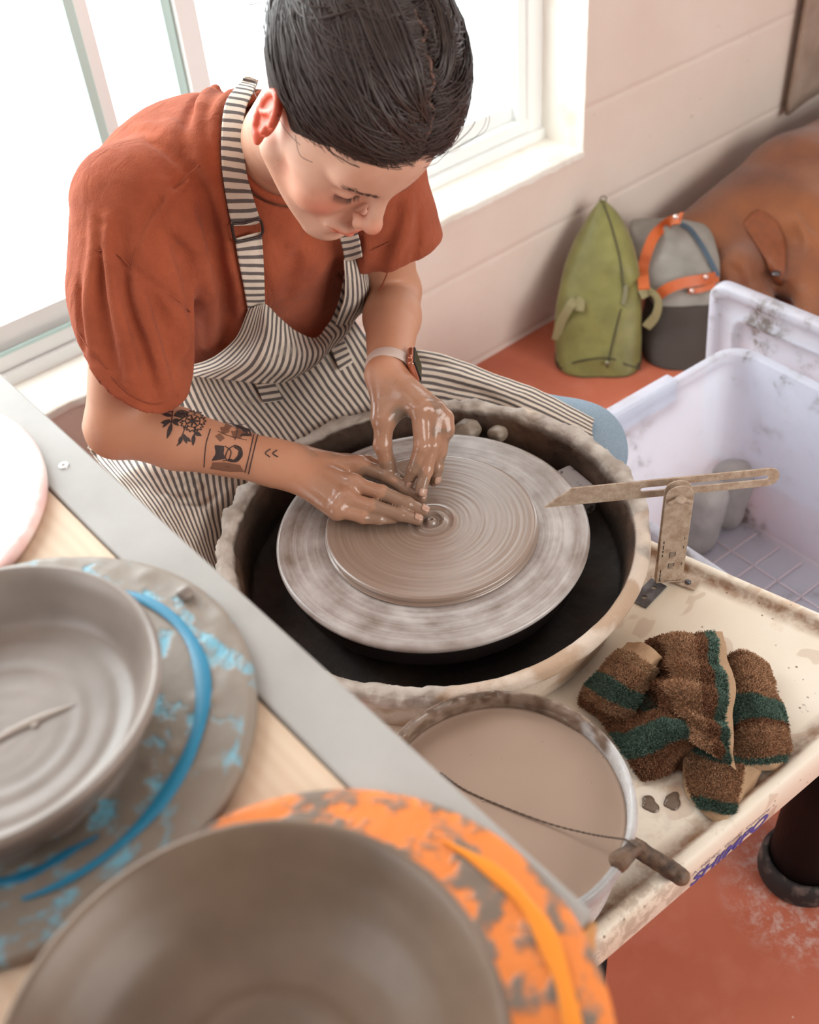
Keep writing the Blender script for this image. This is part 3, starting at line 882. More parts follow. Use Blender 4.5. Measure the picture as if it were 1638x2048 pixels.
    def plate(p0, p1, wd, z, name, holes, mat, label):
        p0 = np.array(p0); p1 = np.array(p1); d = unit(p1-p0); e = np.array((-d[1], d[0], 0)); L = np.linalg.norm(p1-p0)
        bm = bmesh.new()
        q = [p0-e*wd, p1-e*wd, p1+e*wd, p0+e*wd]; vs = [bm.verts.new((x[0], x[1], z)) for x in q]
        es = [bm.edges.new((vs[i], vs[(i+1) % 4])) for i in range(4)]
        for hpos in holes:
            c = p0 + d*L*hpos; hv = [bm.verts.new((c[0]+.0035*math.cos(a), c[1]+.0035*math.sin(a), z)) for a in np.linspace(0, 2*math.pi, 14, endpoint=False)]
            es += [bm.edges.new((hv[i], hv[(i+1) % 14])) for i in range(14)]
        bmesh.ops.triangle_fill(bm, use_beauty=True, edges=es, normal=(0, 0, 1))
        me = bpy.data.meshes.new(name); bm.to_mesh(me); bm.free(); me.materials.append(mat)
        o = bpy.data.objects.new(name, me); COL.objects.link(o); o.parent = root; o.matrix_parent_inverse = Matrix.Translation(-Vector(base)); solidify(o, .002); o['label'] = label
    zz = Z_DECK-.0028
    a = atz(1276, 1208, zz); bq = atz(1318, 1165, zz)
    plate(a, bq, .0115, zz, 'mounting_bracket', (.3, .75), M_g, 'grey steel bracket with two holes')
    a = atz(1340, 1152, zz); bq = atz(1394, 1172, zz)
    plate(a, bq, .010, zz+.001, 'mounting_bracket', (), M, 'dusty bracket with a screw')
    pc = atz(1376, 1164, zz+.003); v, f = lathe_vf([(0, zz), (.004, zz), (.004, zz+.004), (.002, zz+.006), (0, zz+.006)], pc[:2], 8); mesh_np('screw', v, f, M_g, root)
bevel_gauge()
# ================================================================== BUCKET, TABLE, BATS, BOWLS
def bucket():
    c = (.379, .401); R_ = .127; zr = .638; zb = Z_DECK-.0045
    prof = [(0, zb), (R_*.80, zb), (R_*.82, zb+.004), (R_*.95, zr-.028), (R_*.955, zr-.020), (R_*.99, zr-.017), (R_*1.0, zr-.008), (R_*.985, zr), (R_*.955, zr+.001), (R_*.93, zr-.005), (R_*.925, zr-.02), (R_*.90, zr-.05), (R_*.78, zb+.004), (0, zb+.004)]
    P = spline(np.array(prof), 130)
    P[:, 0] = np.maximum(P[:, 0], 0)
    V, F = lathe_vf(P, c, 320)
    r = np.hypot(V[:, 0]-c[0], V[:, 1]-c[1]); ang = np.arctan2(V[:, 1]-c[1], V[:, 0]-c[0])
    th = np.clip(.25+.9*np.cos(ang-math.radians(58)), .06, 1)
    n1 = fbm(V, 70, 4, 12); n2 = fbm(V, 26, 3, 19)
    wt = np.clip((V[:, 2]-(zr-.03))/.015, 0, 1)*np.clip((r-R_*.88)/.006, 0, 1)
    ds = wt*th*(.002+.008*np.maximum(n1, -.1)+.004*n2)
    V[:, 2] += ds*.8
    V[:, 0] -= np.cos(ang)*ds*.4; V[:, 1] -= np.sin(ang)*ds*.4
    grey = np.array(srgb(186, 182, 180)[:3]); clay = np.array(srgb(134, 112, 96)[:3]); drk = np.array(srgb(100, 78, 62)[:3])
    k = np.clip((th-.35+.8*n2+.3*n1)*4, 0, 1)[:, None]; m = np.clip(.5+2*fbm(V, 90, 3, 5), 0, 1)[:, None]
    C = grey*(1-k) + (clay*(1-m)+drk*m)*k
    C = C*(1-.35*np.clip(fbm(V, 9, 3, 61)*3, 0, 1)[:, None])
    t = NT('slip_smeared_plastic'); t.set(color=t.attr('col', 0), rough=t.ramp(t.noise(scale=50), .4, .6, (.22,)*3+(1,), (.5,)*3+(1,))); t.bump(t.noise(scale=190, detail=5), .5, .0012)
    root = thing('water_bucket', 'round grey bucket with clay-caked rim full of milky slip, in front of the splash pan', 'bucket', (c[0], c[1], zb))
    mesh_np('tub', V, F, t.m, root, attrs={'col': C})
    # slip
    t = NT('thin_clay_slip'); t.set(color=t.mix(t.ramp(t.noise(scale=5, detail=3), .35, .7), srgb(164, 141, 124), srgb(152, 129, 113)), rough=.16, spec=.35)
    zs = zr-.018
    nr = 40; seg = 160; rr = np.linspace(0, R_*.925, nr)
    prof = [(q, zs + (.0015*np.exp((q-R_*.925)/.003))) for q in rr] + [(R_*.925, zs-.02), (0, zs-.02)]
    V, F = lathe_vf(prof, c, seg); o = mesh_np('slip', V, F, t.m, root); o['label'] = 'milky brown slip filling the bucket'
    # bubbles
    b = MB()
    for px, py, q in ((1205, 1514, .0016), (1192, 1504, .0010), (966, 1602, .0013), (843, 1468, .0012), (1004, 1517, .0006), (942, 1509, .0006), (1183, 1565, .0006), (1085, 1483, .0007)):
        p = atz(px, py, zs); V, F = lathe_vf([(q, 0), (q*.8, q*.6), (q*.45, q*.9), (0, q)], (p[0], p[1]), 14); V[:, 2] += zs; b.add(V, [tuple(f) for f in F])
    b.build('bubble', t.m, root).__setitem__('kind', 'stuff')
    # cutting wire with wooden toggles
    M = simple('twisted_wire', srgb(92, 72, 58), .6)
    pts = [atz(880, 1545, zs+.002), atz(930, 1580, zs+.001), atz(1010, 1615, zs+.0015), atz(1100, 1648, zs+.003), atz(1180, 1668, zs+.010), atz(1228, 1676, zr-.004), atz(1252, 1680, zr+.004), atz(1276, 1696, zr+.0035), atz(1290, 1706, Z_DECK+.030)]
    P = spline(np.array(pts), 260); tt = np.linspace(0, 1, 260)
    wr = thing('clay_cutting_wire', 'thin cutting wire lying across the slip with a clay-crusted wooden toggle', 'cutting wire', tuple(pts[-1]))
    b = MB()
    for ph in (0, math.pi):
        Q = P.copy(); Q[:, 2] += .0006*np.cos(tt*160+ph); Q[:, 0] += .0006*np.sin(tt*160+ph)
        b.add(*tube_vf(Q, .00055, 5))
    b.build('wire', M, wr)
    t = NT('muddy_wood'); t.set(color=t.mix(t.ramp(t.noise(scale=60, detail=5), .4, .6), srgb(112, 86, 66), srgb(66, 50, 40)), rough=.6); t.bump(t.noise(scale=150, detail=5), .8, .002); M_w = t.m
    s = SDF(); a = atz(1268, 1692, Z_DECK+.030); e = atz(1360, 1752, Z_DECK+.012)
    s.rc(a, e, .0085, .0095); s._add(lambda P: .0012*fbm(P, 130, 3, 4), (a+e)/2, .1, 'n', 0)
    v, f = s.mesh(.0012, np.minimum(a, e)-.02, np.maximum(a, e)+.02); tg = mesh_np('toggle', v, f, M_w, wr)
    # clay blob stuck on the rim next to the wire
    s = SDF(); a = atz(1240, 1720, zr+.001); e = atz(1270, 1694, zr+.001)
    s.rc(a, e, .0085, .0075); s.rc(a, a+(0, 0, -.01), .008, .006, k=.004); s._add(lambda P: .002*fbm(P, 110, 3, 14), (a+e)/2, .1, 'n', 0)
    v, f = s.mesh(.0012, np.minimum(a, e)-.03, np.maximum(a, e)+.03); o = mesh_np('clay_scrap', v, f, M_w); tag(o, 'dark clay crust stuck on the bucket rim beside the wire toggle', 'clay lump')
bucket()
def puddles():
    t = NT('wet_slip_puddle'); t.set(color=srgb(108, 90, 76), rough=.10)
    for px, py, a, b_, lab in ((1345, 1602, .011, .0085, 'small wet slip puddle on the deck below the towel'), (1300, 1608, .0085, .010, 'small wet slip drop against the bucket on the deck')):
        p = atz(px, py, Z_DECK-.004)
        an = np.linspace(0, 2*np.pi, 40, endpoint=False); rr = 1+.10*np.sin(3*an+px)+.12*np.sin(2*an+py)+.05*np.sin(5*an)
        V = []; 
        for q, z in ((1, -.0008), (.97, .0008), (.8, .0016), (.4, .002)):
            V += [(p[0]+a*q*r*math.cos(x), p[1]+b_*q*r*math.sin(x), Z_DECK-.0045+z) for x, r in zip(an, rr)]
        F = [(i*40+j, i*40+(j+1) % 40, (i+1)*40+(j+1) % 40, (i+1)*40+j) for i in range(3) for j in range(40)] + [tuple(120+j for j in range(40))]
        o = mesh_np('slip_puddle', V, F, t.m); tag(o, lab, 'puddle', 'slip puddles on the deck')
puddles()

TZ = .95
def table():
    t = NT('pale_plywood')
    w = t.n('ShaderNodeTexWave'); w.inputs['Scale'].default_value = 9; w.inputs['Distortion'].default_value = 6; w.inputs['Detail'].default_value = 3
    t.put(w.inputs['Vector'], t.mapping(t.coord(), scale=(3, .35, 1)))
    t.set(color=t.mix(t.math('MULTIPLY', w.outputs[1], .35), srgb(216, 190, 164), srgb(198, 164, 134)), rough=.6); M_ply = t.m
    t = NT('grey_painted_trim')
    t.set(color=t.mix(t.ramp(t.noise(scale=9, detail=6), .3, .75), srgb(168, 163, 158), srgb(150, 144, 138)), rough=.55); t.bump(t.noise(scale=70, detail=4), .2, .001); M_tr = t.m
    t = NT('raw_pine'); t.set(color=srgb(206, 150, 92), rough=.6); M_pine = t.m
    root = thing('worktable', 'plywood worktable with a grey painted edge board holding three bats', 'table', (-.1, .6, 0))
    b = MB(); b.add(*box_vf((-.55, .165, TZ-.035), (.180, 1.25, TZ-.002))); b.build('tabletop', M_ply, root, smooth=False, bevel=.001)
    b = MB(); b.add(*box_vf((.181, .170, TZ-.045), (.228, 1.25, TZ))); b.build('edge_board', M_tr, root, smooth=False, bevel=.0025)
    b = MB(); b.add(*box_vf((.165, .1655, TZ-.045), (.2265, .1695, TZ-.006))); b.build('end_strip', M_pine, root, smooth=False, bevel=.001)
    for x, y in ((-.5, .22), (.13, .22), (-.5, 1.2), (.13, 1.2)):
        b = MB(); b.add(*box_vf((x-.03, y-.03, 0), (x+.03, y+.03, TZ-.035))); b.build('leg', M_tr, root, smooth=False, bevel=.002)
    # screw
    t = NT('pale_steel'); t.set(color=srgb(214, 212, 208), rough=.35, metal=.7)
    p = atz(128, 932, TZ)
    V, F = lathe_vf([(.0045, TZ-.0005), (.0045, TZ+.0008), (.0035, TZ+.0014), (.002, TZ+.0012), (.0012, TZ-.0002), (0, TZ-.0002)], p[:2], 24); mesh_np('screw', V, F, t.m, root)
table()
def bat(c, R_, name, label, ca, cb, seed, smear=.5, edge=(0.3, .3, .3, 1), lo=.46, hi=.52):
    t = NT(name)
    co = t.coord()
    mp = t.mapping(co, loc=(-c[0], -c[1], 0))
    sep = t.n('ShaderNodeSeparateXYZ'); t.put(sep.inputs[0], mp)
    r = t.math('SQRT', t.math('ADD', t.math('MULTIPLY', sep.outputs[0], sep.outputs[0]), t.math('MULTIPLY', sep.outputs[1], sep.outputs[1])))
    an = t.math('ARCTAN2', sep.outputs[1], sep.outputs[0])
    cb_ = t.n('ShaderNodeCombineXYZ'); t.put(cb_.inputs[0], t.math('MULTIPLY', r, 48.)); t.put(cb_.inputs[1], t.math('MULTIPLY', t.math('SINE', an), 4.2)); t.put(cb_.inputs[2], t.math('ADD', t.math('MULTIPLY', t.math('COSINE', an), 4.2), float(seed)))
    n1 = t.noise(cb_.outputs[0], scale=1, detail=4, rough=.6)
    f = t.ramp(n1, lo, hi)
    t.set(color=t.mix(f, ca, cb), rough=.5)
    t.bump(t.math('ADD', f, t.math('MULTIPLY', t.noise(scale=120, detail=4), .5)), .5, .0015)
    V, F = lathe_vf([(0, TZ), (R_-.002, TZ), (R_, TZ+.002), (R_, TZ+.008), (R_-.002, TZ+.0100), (R_-.006, TZ+.0102)] + [(q, TZ+.0102) for q in np.linspace(R_-.012, .004, 40)] + [(0, TZ+.0102)], c, 200)
    r_ = np.hypot(V[:, 0]-c[0], V[:, 1]-c[1]); top = V[:, 2] > TZ+.0095
    V[:, 2] += top*smear*.0022*np.maximum(fbm(V*[1, 1, 0], 55, 4, seed), 0)
    o = mesh_np('round_bat', V, F, t.m); tag(o, label, 'pottery bat', 'bats on the worktable'); return o
CB, CO, CP = (.046, .508), (.073, .214), (.031, .806)
clay_g = srgb(124, 106, 92)
bat(CB, .160, 'blue_bat_smeared', 'light blue bat smeared with grey clay under the wide plate', srgb(112, 172, 192), srgb(136, 122, 109), 3, 1.6, lo=.36, hi=.47)
bat(CO, .148, 'orange_bat_smeared', 'orange bat smeared with grey clay under the nearest deep bowl', srgb(230, 128, 54), clay_g, 11, 1.2, lo=.46, hi=.56)
bat(CP, .169, 'pink_bat_smeared', 'empty pale pink bat at the window end of the table', srgb(240, 196, 190), srgb(238, 222, 216), 23, .5, lo=.40, hi=.56)
def vessel(name, c, z0, prof, label, mat, cat, groove=.0006):
    P = spline(np.array(prof), 260)
    P[:, 0] = np.maximum(P[:, 0], 0)
    V, F = lathe_vf(P, c, 220)
    r = np.hypot(V[:, 0]-c[0], V[:, 1]-c[1]); an = np.arctan2(V[:, 1]-c[1], V[:, 0]-c[0])
    V[:, 2] += z0
    q = np.stack([r*60, V[:, 2]*60, .8*an/np.pi], 1)
    V[:, 2] += groove*fbm(np.stack([r*1.0+.004*np.sin(an), V[:, 2]*.3, V[:, 2]*0], 1), 110, 2, 7)*.45
    o = mesh_np(name, V, F, mat); tag(o, label, cat); return o
def leather_clay(name, a, b, rough):
    t = NT(name)
    t.set(color=t.mix(t.ramp(t.noise(scale=16, detail=4), .3, .7), a, b), rough=rough); t.bump(t.noise(scale=90, detail=4), .15, .001); return t.m
zt = TZ+.0095
M_pl = leather_clay('damp_clay_plate', srgb(148, 134, 125), srgb(126, 113, 104), .36)
M_bo = leather_clay('damp_clay_bowl', srgb(122, 100, 82), srgb(102, 82, 67), .40)
# wide plate: foot, flaring wall, rolled rim, throwing rings inside
PC = (.0385, .5015)
prof = [(0, 0), (.086, 0), (.088, .003), (.098, .018), (.107, .036), (.1105, .042), (.1122, .0455), (.1105, .049), (.1075, .0485), (.103, .043), (.097, .030), (.089, .0170), (.079, .0126), (.070, .0121), (.060, .0112), (.052, .0113), (.044, .0107), (.030, .0105), (.016, .0104), (0, .0103)]
plate = vessel('plate', PC, zt, prof, 'wide shallow unfired plate with rolled rim on the blue bat', M_pl, 'plate')
# ring of blue paint on the bat around the plate: swept stroke
def stroke(name, c, r0, w0, a0, a1, z, col, seed, root_label):
    n_ = 90; an = np.radians(np.linspace(a0, a1, n_)); tt = np.linspace(0, 1, n_)
    w = w0*np.sin(np.pi*np.clip(tt, 0.02, .98))**.5*(1+.15*np.sin(tt*23+seed))
    R0 = r0 + .0012*np.sin(tt*9+seed)
    V = []; 
    for s, zz in ((-1, 0), (-.6, .0009), (.6, .0009), (1, 0)):
        V += [(c[0]+(R0[i]+s*w[i])*math.cos(an[i]), c[1]+(R0[i]+s*w[i])*math.sin(an[i]), z+zz) for i in range(n_)]
    F = [(k*n_+i, k*n_+i+1, (k+1)*n_+i+1, (k+1)*n_+i) for k in range(3) for i in range(n_-1)]
    t = NT(name+'_paint'); t.set(color=col, rough=.35)
    return mesh_np(name, V, F, t.m)
bb = [o for o in bpy.data.objects if o.name.startswith('round_bat') and 'blue' in o.get('label', '')][0]
ob = [o for o in bpy.data.objects if o.name.startswith('round_bat') and 'orange' in o.get('label', '')][0]
for a in (('bare_ring', CB, .1265, .0048, -112, 38, TZ+.0118, srgb(26, 126, 162), 1), ('bare_ring', CB, .112, .0034, -128, -88, TZ+.0116, srgb(22, 114, 150), 4)):
    o = stroke(*a, ''); o.parent = bb; o['label'] = 'clean blue ring wiped through the clay'
o = stroke('bare_ring', CO, .1275, .0052, -60, 18, TZ+.0118, srgb(240, 140, 34), 2, ''); o.parent = ob; o['label'] = 'clean orange ring wiped through the clay'
# deep bowl
BC = (.040, .208)
prof = [(0, 0), (.070, 0), (.073, .003), (.088, .018), (.104, .040), (.1125, .050), (.1165, .056), (.1168, .0605), (.1145, .0625), (.1115, .0605), (.107, .054), (.098, .040), (.086, .026), (.072, .0165), (.056, .0115), (.045, .0125), (.034, .0095), (.024, .0105), (.012, .0085), (0, .0085)]
vessel('bowl', BC, zt, prof, 'deep unfired bowl with thin rounded rim on the orange bat, nearest the camera', M_bo, 'bowl')
t = NT('wet_slip_streak'); t.set(color=srgb(176, 162, 152), rough=.18); M_smear = t.m
# soft throwing marks and a smear in the plate
for pts, w_ in (([(-40, 1500), (20, 1462), (90, 1430), (150, 1408)], .0035), ([(60, 1452), (78, 1446)], .0022)):
    P = spline(np.array([atz(a, b, zt+.0118) for a, b in pts]), 30); tt = np.linspace(0, 1, 30)
    ww = w_*np.sin(np.pi*np.clip(tt, .04, .96))**.6; T_ = np.gradient(P, axis=0); T_ /= np.linalg.norm(T_, axis=1)[:, None]; B_ = np.stack([-T_[:, 1], T_[:, 0], T_[:, 2]*0], 1)
    V = np.concatenate([P + B_*(ww*k)[:, None] + np.array((0, 0, 1))*(ww*.55*(1-k*k)-.0006)[:, None] for k in (-1, -.6, 0, .6, 1)])
    F = [(k*30+i, (k+1)*30+i, (k+1)*30+i+1, k*30+i+1)[::-1] for k in range(4) for i in range(29)]
    o = mesh_np('slip_smear', V, F, M_smear, plate); o['label'] = 'raised streak of slip inside the plate'
# clay crumbs and wisps on the bats
clay_lump('clay_crumb', atz(372, 1188, TZ+.014), .006, 31, 'small curled clay crumb on the blue bat near the table edge', M_pl, h=.0008)
# ================================================================== PERSON
def fold(s, pts, amp, w, taper=True):
    """ridge (amp>0) or crease (amp<0) along a polyline, as a smooth displacement"""
    P0 = spline(np.array(pts), 9); A_, B_ = P0[:-1], P0[1:]
    cen = P0.mean(0); R = np.linalg.norm(P0-cen, axis=1).max() + 2.6*w
    n_ = len(A_)
    def fn(P):
        best = np.full(len(P), 1e9); tb = np.zeros(len(P))
        for i in range(n_):
            ba = B_[i]-A_[i]; q = P-A_[i]; t = np.clip(q@ba/(ba@ba+1e-12), 0, 1)
            d = ((q-t[:, None]*ba)**2).sum(1); m = d < best; best[m] = d[m]; tb[m] = (i+t[m])/n_
        e = np.sin(np.pi*np.clip(tb, .03, .97))**.6 if taper else 1.0
        return -amp*np.exp(-best/(w*w))*e
    return s._add(fn, cen, R, 'n', 0)

PERSON = thing('person', 'person in rust t-shirt and striped apron bending over the wheel, both hands pressing the clay', 'person', (0.62, 1.25, 0))
S_R, E_R, W_R = np.array((.490, 1.115, .962)), np.array((.380, 1.085, .718)), np.array((.527, .916, .653))
S_L, E_L, W_L = np.array((.775, 1.025, .955)), np.array((.818, 1.055, .728)), np.array((.664, .884, .735))
HC = np.array((.627, .871, 1.090))
HF = unit((-.12, -.69, -.714)); HU = np.array((.072, -.723, .687)); HU = unit(HU - HF*(HU@HF)); HR = np.cross(HF, HU)
HB = np.stack([HR, HF, HU], 1)
def L(r, f, u): return HC + HB @ np.array((r, f, u), float)
NB = np.array((.675, 1.064, .985))       # neck base
def Rh(L_): return [atz(*p) for p in L_]
HANDS = {
 'Ri': Rh([(718,931,.648),(772,950,.643),(808,975,.633),(843,996,.624)]),
 'Rm': Rh([(706,968,.651),(762,985,.646),(814,1007,.635),(848,1022,.625)]),
 'Rr': Rh([(690,997,.646),(745,1013,.641),(800,1029,.630),(836,1040,.623)]),
 'Rp': Rh([(674,1020,.637),(726,1034,.632),(758,1038,.627),(788,1038,.622)]),
 'Rt': Rh([(650,925,.640),(735,928,.633),(775,941,.630),(806,962,.628)]),
 'Li': Rh([(838,818,.722),(843,893,.686),(828,938,.657),(815,966,.639)]),
 'Lm': Rh([(866,820,.715),(864,890,.683),(852,942,.656),(841,984,.637)]),
 'Lr': Rh([(884,838,.702),(878,893,.673),(873,935,.649),(870,958,.635)]),
 'Lp': Rh([(886,862,.690),(880,903,.667),(874,938,.645),(867,964,.629)]),
 'Lt': Rh([(768,838,.708),(765,890,.680),(775,926,.655),(786,950,.640)]),
}
def build_body():
    s = SDF()
    # trunk and hips (under the clothes)
    s.el((.638, 1.155, .885), (.125, .095, .13), frame=np.stack([unit((.97, -.24, 0)), unit((.2, .8, .5)), unit(np.cross((.97, -.24, 0), (.2, .8, .5)))], 1))
    s.rc((.64, 1.17, .86), (.645, 1.30, .62), .095, .115, k=.04)
    s.rc(S_R+(.01, .01, -.01), (.65, 1.11, .945), .042, .050, k=.04); s.rc(S_L+(-.01, .01, -.01), (.66, 1.10, .945), .042, .050, k=.04)
    for a, b in (((.56, 1.30, .56), (.29, .93, .50)), ((.73, 1.28, .56), (.945, .82, .495))):
        s.rc(a, b, .075, .055, k=.03)
    # arms
    s.rc(S_R, E_R, .046, .040, k=.02); s.rc(S_L, E_L, .045, .036, k=.02)
    for E_, W_, sg in ((E_R, W_R, 1), (E_L, W_L, -1)):
        mid = E_*.68 + W_*.32
        s.rc(E_, mid, .040, .0385, k=.012); s.rc(mid, W_*.93+E_*.07, .0385, .0265, k=.012)
    # elbow point
    s.el(E_R+(-.008, .004, -.012), (.028, .028, .026), k=.02)
    # ---- right hand
    dorsR = unit(np.cross(HANDS['Ri'][0]-W_R, HANDS['Rp'][0]-W_R)); 
    if dorsR[2] < 0: dorsR = -dorsR
    ia = unit(HANDS['Ri'][0]-HANDS['Rp'][0])
    wr = unit(np.cross(W_R-E_R, dorsR))
    s.rc(W_R*.9+E_R*.1, W_R, .0290, .0285, k=.02, flat=dorsR, fs=.74)
    for kx, rr in (('Ri', .0135), ('Rm', .0138), ('Rr', .0130), ('Rp', .0120)):
        s.rc(W_R + ia*{'Ri': .010, 'Rm': .004, 'Rr': -.004, 'Rp': -.010}[kx], HANDS[kx][0]-dorsR*.003, .0185, rr, k=.012)
    s.rc(W_R+ia*.012-dorsR*.004, HANDS['Rt'][1]-dorsR*.004, .018, .0125, k=.012)
    # ---- left hand
    dorsL = unit(np.cross(HANDS['Li'][0]-W_L, HANDS['Lp'][0]-W_L))
    camd = unit(CC-W_L)
    if dorsL @ np.array((.3, -.6, .7)) < 0: dorsL = -dorsL
    il = unit(HANDS['Li'][0]-HANDS['Lp'][0])
    for kx, rr, o in (('Li', .0135, .010), ('Lm', .0138, .004), ('Lr', .0130, -.004), ('Lp', .0120, -.010)):
        s.rc(W_L + il*o, HANDS[kx][0], .0190, rr, k=.012)
    s.rc(W_L+il*.012, HANDS['Lt'][0], .0185, .0145, k=.014)
    s.rc(HANDS['Lt'][0], (HANDS['Li'][0]*.6+W_L*.4), .0135, .013, k=.012)
    # fingers
    rad = dict(i=(.0105, .0095, .0084, .0070), m=(.0108, .0096, .0086, .0072), r=(.0102, .0091, .0080, .0068), p=(.0092, .0081, .0070, .0060), t=(.0130, .0114, .0104, .0078))
    for kx, pts in HANDS.items():
        r = rad[kx[1]]
        for i in range(3):
            a, b = pts[i], pts[i+1]
            s.rc(a, b, r[i]*1.0, r[i+1]*1.0, k=.002 if i else .005)
            m_ = (a+b)/2
            if i < 2: s.el(b, np.array((r[i+1],)*3)*1.07, k=.003)
    # knuckle heads and tendons
    for kx in ('Ri', 'Rm', 'Rr', 'Rp'):
        p = HANDS[kx][0]; s.el(p+dorsR*.0045, (.0088,)*3, k=.010)
        s.rc(p+dorsR*.006, W_R+dorsR*.012+(p-W_R)*.25, .0040, .0025, k=.008)
    for kx in ('Li', 'Lm', 'Lr', 'Lp'):
        p = HANDS[kx][0]; s.el(p+dorsL*.004+(p-W_L)*.03, (.0088,)*3, k=.008)
        s.rc(p+dorsL*.005, W_L+dorsL*.013+(p-W_L)*.3, .0038, .0025, k=.008)
    # ---- neck
    s.rc(L(0, -.030, -.045), NB, .051, .055, k=.025)
    s.rc(NB+(0, .01, -.01), S_R+(0, 0, -.01), .036, .034, k=.035); s.rc(NB+(0, .01, -.01), S_L+(0, 0, -.01), .036, .034, k=.035)
    # ---- head
    E = lambda c, r, mode='u', k=.01, fr=None: s.el(L(*c), r, mode, k, HB if fr is None else fr)
    E((0, -.018, .045), (.0745, .096, .084), k=.02)
    E((0, .022, .035), (.066, .068, .062), k=.03)
    E((0, .030, -.025), (.054, .058, .082), k=.03)
    for sg in (1, -1):
        s.rc(L(sg*.055, .002, -.045), L(sg*.018, .068, -.094), .018, .016, k=.028)
        E((sg*.040, .058, -.032), (.024, .024, .026), k=.022)
        E((sg*.052, .035, -.004), (.018, .03, .016), k=.02)
        s.rc(L(sg*.012, .086, .024), L(sg*.042, .074, .026), .010, .010, k=.014)
    E((0, .074, .052), (.045, .022, .035), k=.03)
    E((0, .076, -.098), (.019, .016, .015), k=.018)
    E((0, .078, -.068), (.026, .018, .020), k=.02)
    # sockets, lids
    for sg in (1, -1):
        E((sg*.031, .094, .003), (.017, .012, .010), 's', .012)
        E((sg*.031, .0745, .002), (.0145, .0135, .0115), k=.005)
    # closed-lid crease
    for sg in (1, -1):
        pts = [L(sg*a, f, u) for a, f, u in ((.016, .0845, .002), (.024, .0885, -.0035), (.033, .0885, -.005), (.043, .081, -.002))]
        s.chain(pts, [.0016]*4, 's', .003)
        pts = [L(sg*a, f, u) for a, f, u in ((.015, .086, .009), (.024, .0885, .0125), (.034, .087, .0125), (.045, .079, .008))]
        s.chain(pts, [.0013]*4, 's', .004)
    # nose
    s.rc(L(0, .092, .018), L(0, .1085, -.022), .0072, .0088, k=.012)
    E((0, .1115, -.028), (.0105, .0100, .0095), k=.007)
    for sg in (1, -1):
        E((sg*.0125, .1005, -.032), (.0068, .0095, .0075), k=.006)
        E((sg*.0065, .1045, -.0385), (.0035, .0050, .0035), 's', .003)
        s.rc(L(sg*.017, .096, -.034), L(sg*.030, .082, -.060), .0018, .0014, 's', .010)
    # lips
    s.chain([L(-.024, .087, -.0645), L(-.010, .0975, -.0605), L(0, .0985, -.0620), L(.010, .0975, -.0605), L(.024, .087, -.0645)], [.003, .0048, .0046, .0048, .003], 'u', .006)
    s.chain([L(-.020, .087, -.0680), L(0, .0965, -.0725), L(.020, .087, -.0680)], [.003, .0056, .003], 'u', .007)
    s.chain([L(-.026, .090, -.0655), L(0, .103, -.0668), L(.026, .090, -.0655)], [.0012]*3, 's', .003)
    s.rc(L(-.01, .098, -.084), L(.01, .098, -.084), .004, .004, 's', .014)
    # ears
    for sg in (1, -1):
        fr = np.stack([unit(HR*sg*.93 - HF*-.0 - HF*.36), unit(HF*.93 + HR*sg*.36), HU], 1)
        c = L(sg*.0755, -.008, .002)
        s.el(c + fr@np.array((.004, 0, .002)), (.0050, .0165, .0290), 'u', .004, fr)
        pts = []
        for a in np.linspace(-200, 75, 14):
            ra = math.radians(a); pts.append(c + fr@np.array((.0095, -.0155*math.cos(ra-math.pi/2+1.2)*0 + .0165*math.sin(ra), .004+.0285*math.cos(ra) if math.cos(ra) > 0 else .004+.031*math.cos(ra))))
        s.chain(pts, [.0034]*len(pts), 'u', .0028)
        s.el(c + fr@np.array((.012, .002, -.002)), (.0062, .0085, .0125), 's', .004, fr)
        s.rc(c + fr@np.array((.009, .011, -.004)), c + fr@np.array((.010, .012, -.009)), .0036, .0030, 'u', .003)
        s.rc(c + fr@np.array((.008, .004, .014)), c + fr@np.array((.010, -.008, -.006)), .0026, .0026, 'u', .004)
        s.el(c + fr@np.array((.006, .006, -.030)), (.0042, .0070, .0080), 'u', .006, fr)
    return s
BODY = build_body()

# ---------------------------------------------------------------- clothes base shapes
HEM_R = atz(268, 722, .800); HEM_L = np.array((.806, 1.025, .815))
NECK_R = .0655
def build_shirt():
    s = SDF()
    fr = np.stack([unit((.97, -.24, 0)), unit((.2, .8, .5)), unit(np.cross((.97, -.24, 0), (.2, .8, .5)))], 1)
    s.el((.638, 1.160, .885), (.158, .116, .155), frame=fr)
    s.rc((.642, 1.18, .86), (.655, 1.31, .66), .125, .140, k=.06)
    s.el((.61, 1.205, .950), (.125, .075, .070), k=.05)
    s.rc((.70, 1.11, .93), (.745, 1.20, .72), .080, .10, k=.05)
    global N_TORSO
    N_TORSO = len(s.ops)
    s.rc(S_R+(.012, .008, -.004), (.655, 1.115, .965), .064, .062, k=.04); s.rc(S_L+(-.012, .012, -.002), (.67, 1.10, .965), .064, .062, k=.04)
    # sleeves
    aR = HEM_R - S_R
    s.rc(S_R, HEM_R + aR*.35, .0700, .0745, k=.03)
    s.rc(S_R+(-.01, .01, -.05), S_R*.45+HEM_R*.55+np.array((-.012, .02, 0)), .060, .055, k=.03)
    aL = unit(HEM_L - S_L)
    s.rc(S_L, HEM_L + aL*.02, .066, .066, k=.03)
    return s, aR
SHIRT, aR = build_shirt()
H = lambda px, py, sdf=None, off=0.0: (sdf or SHIRT).hit(px, py, .6, 2.4, off)
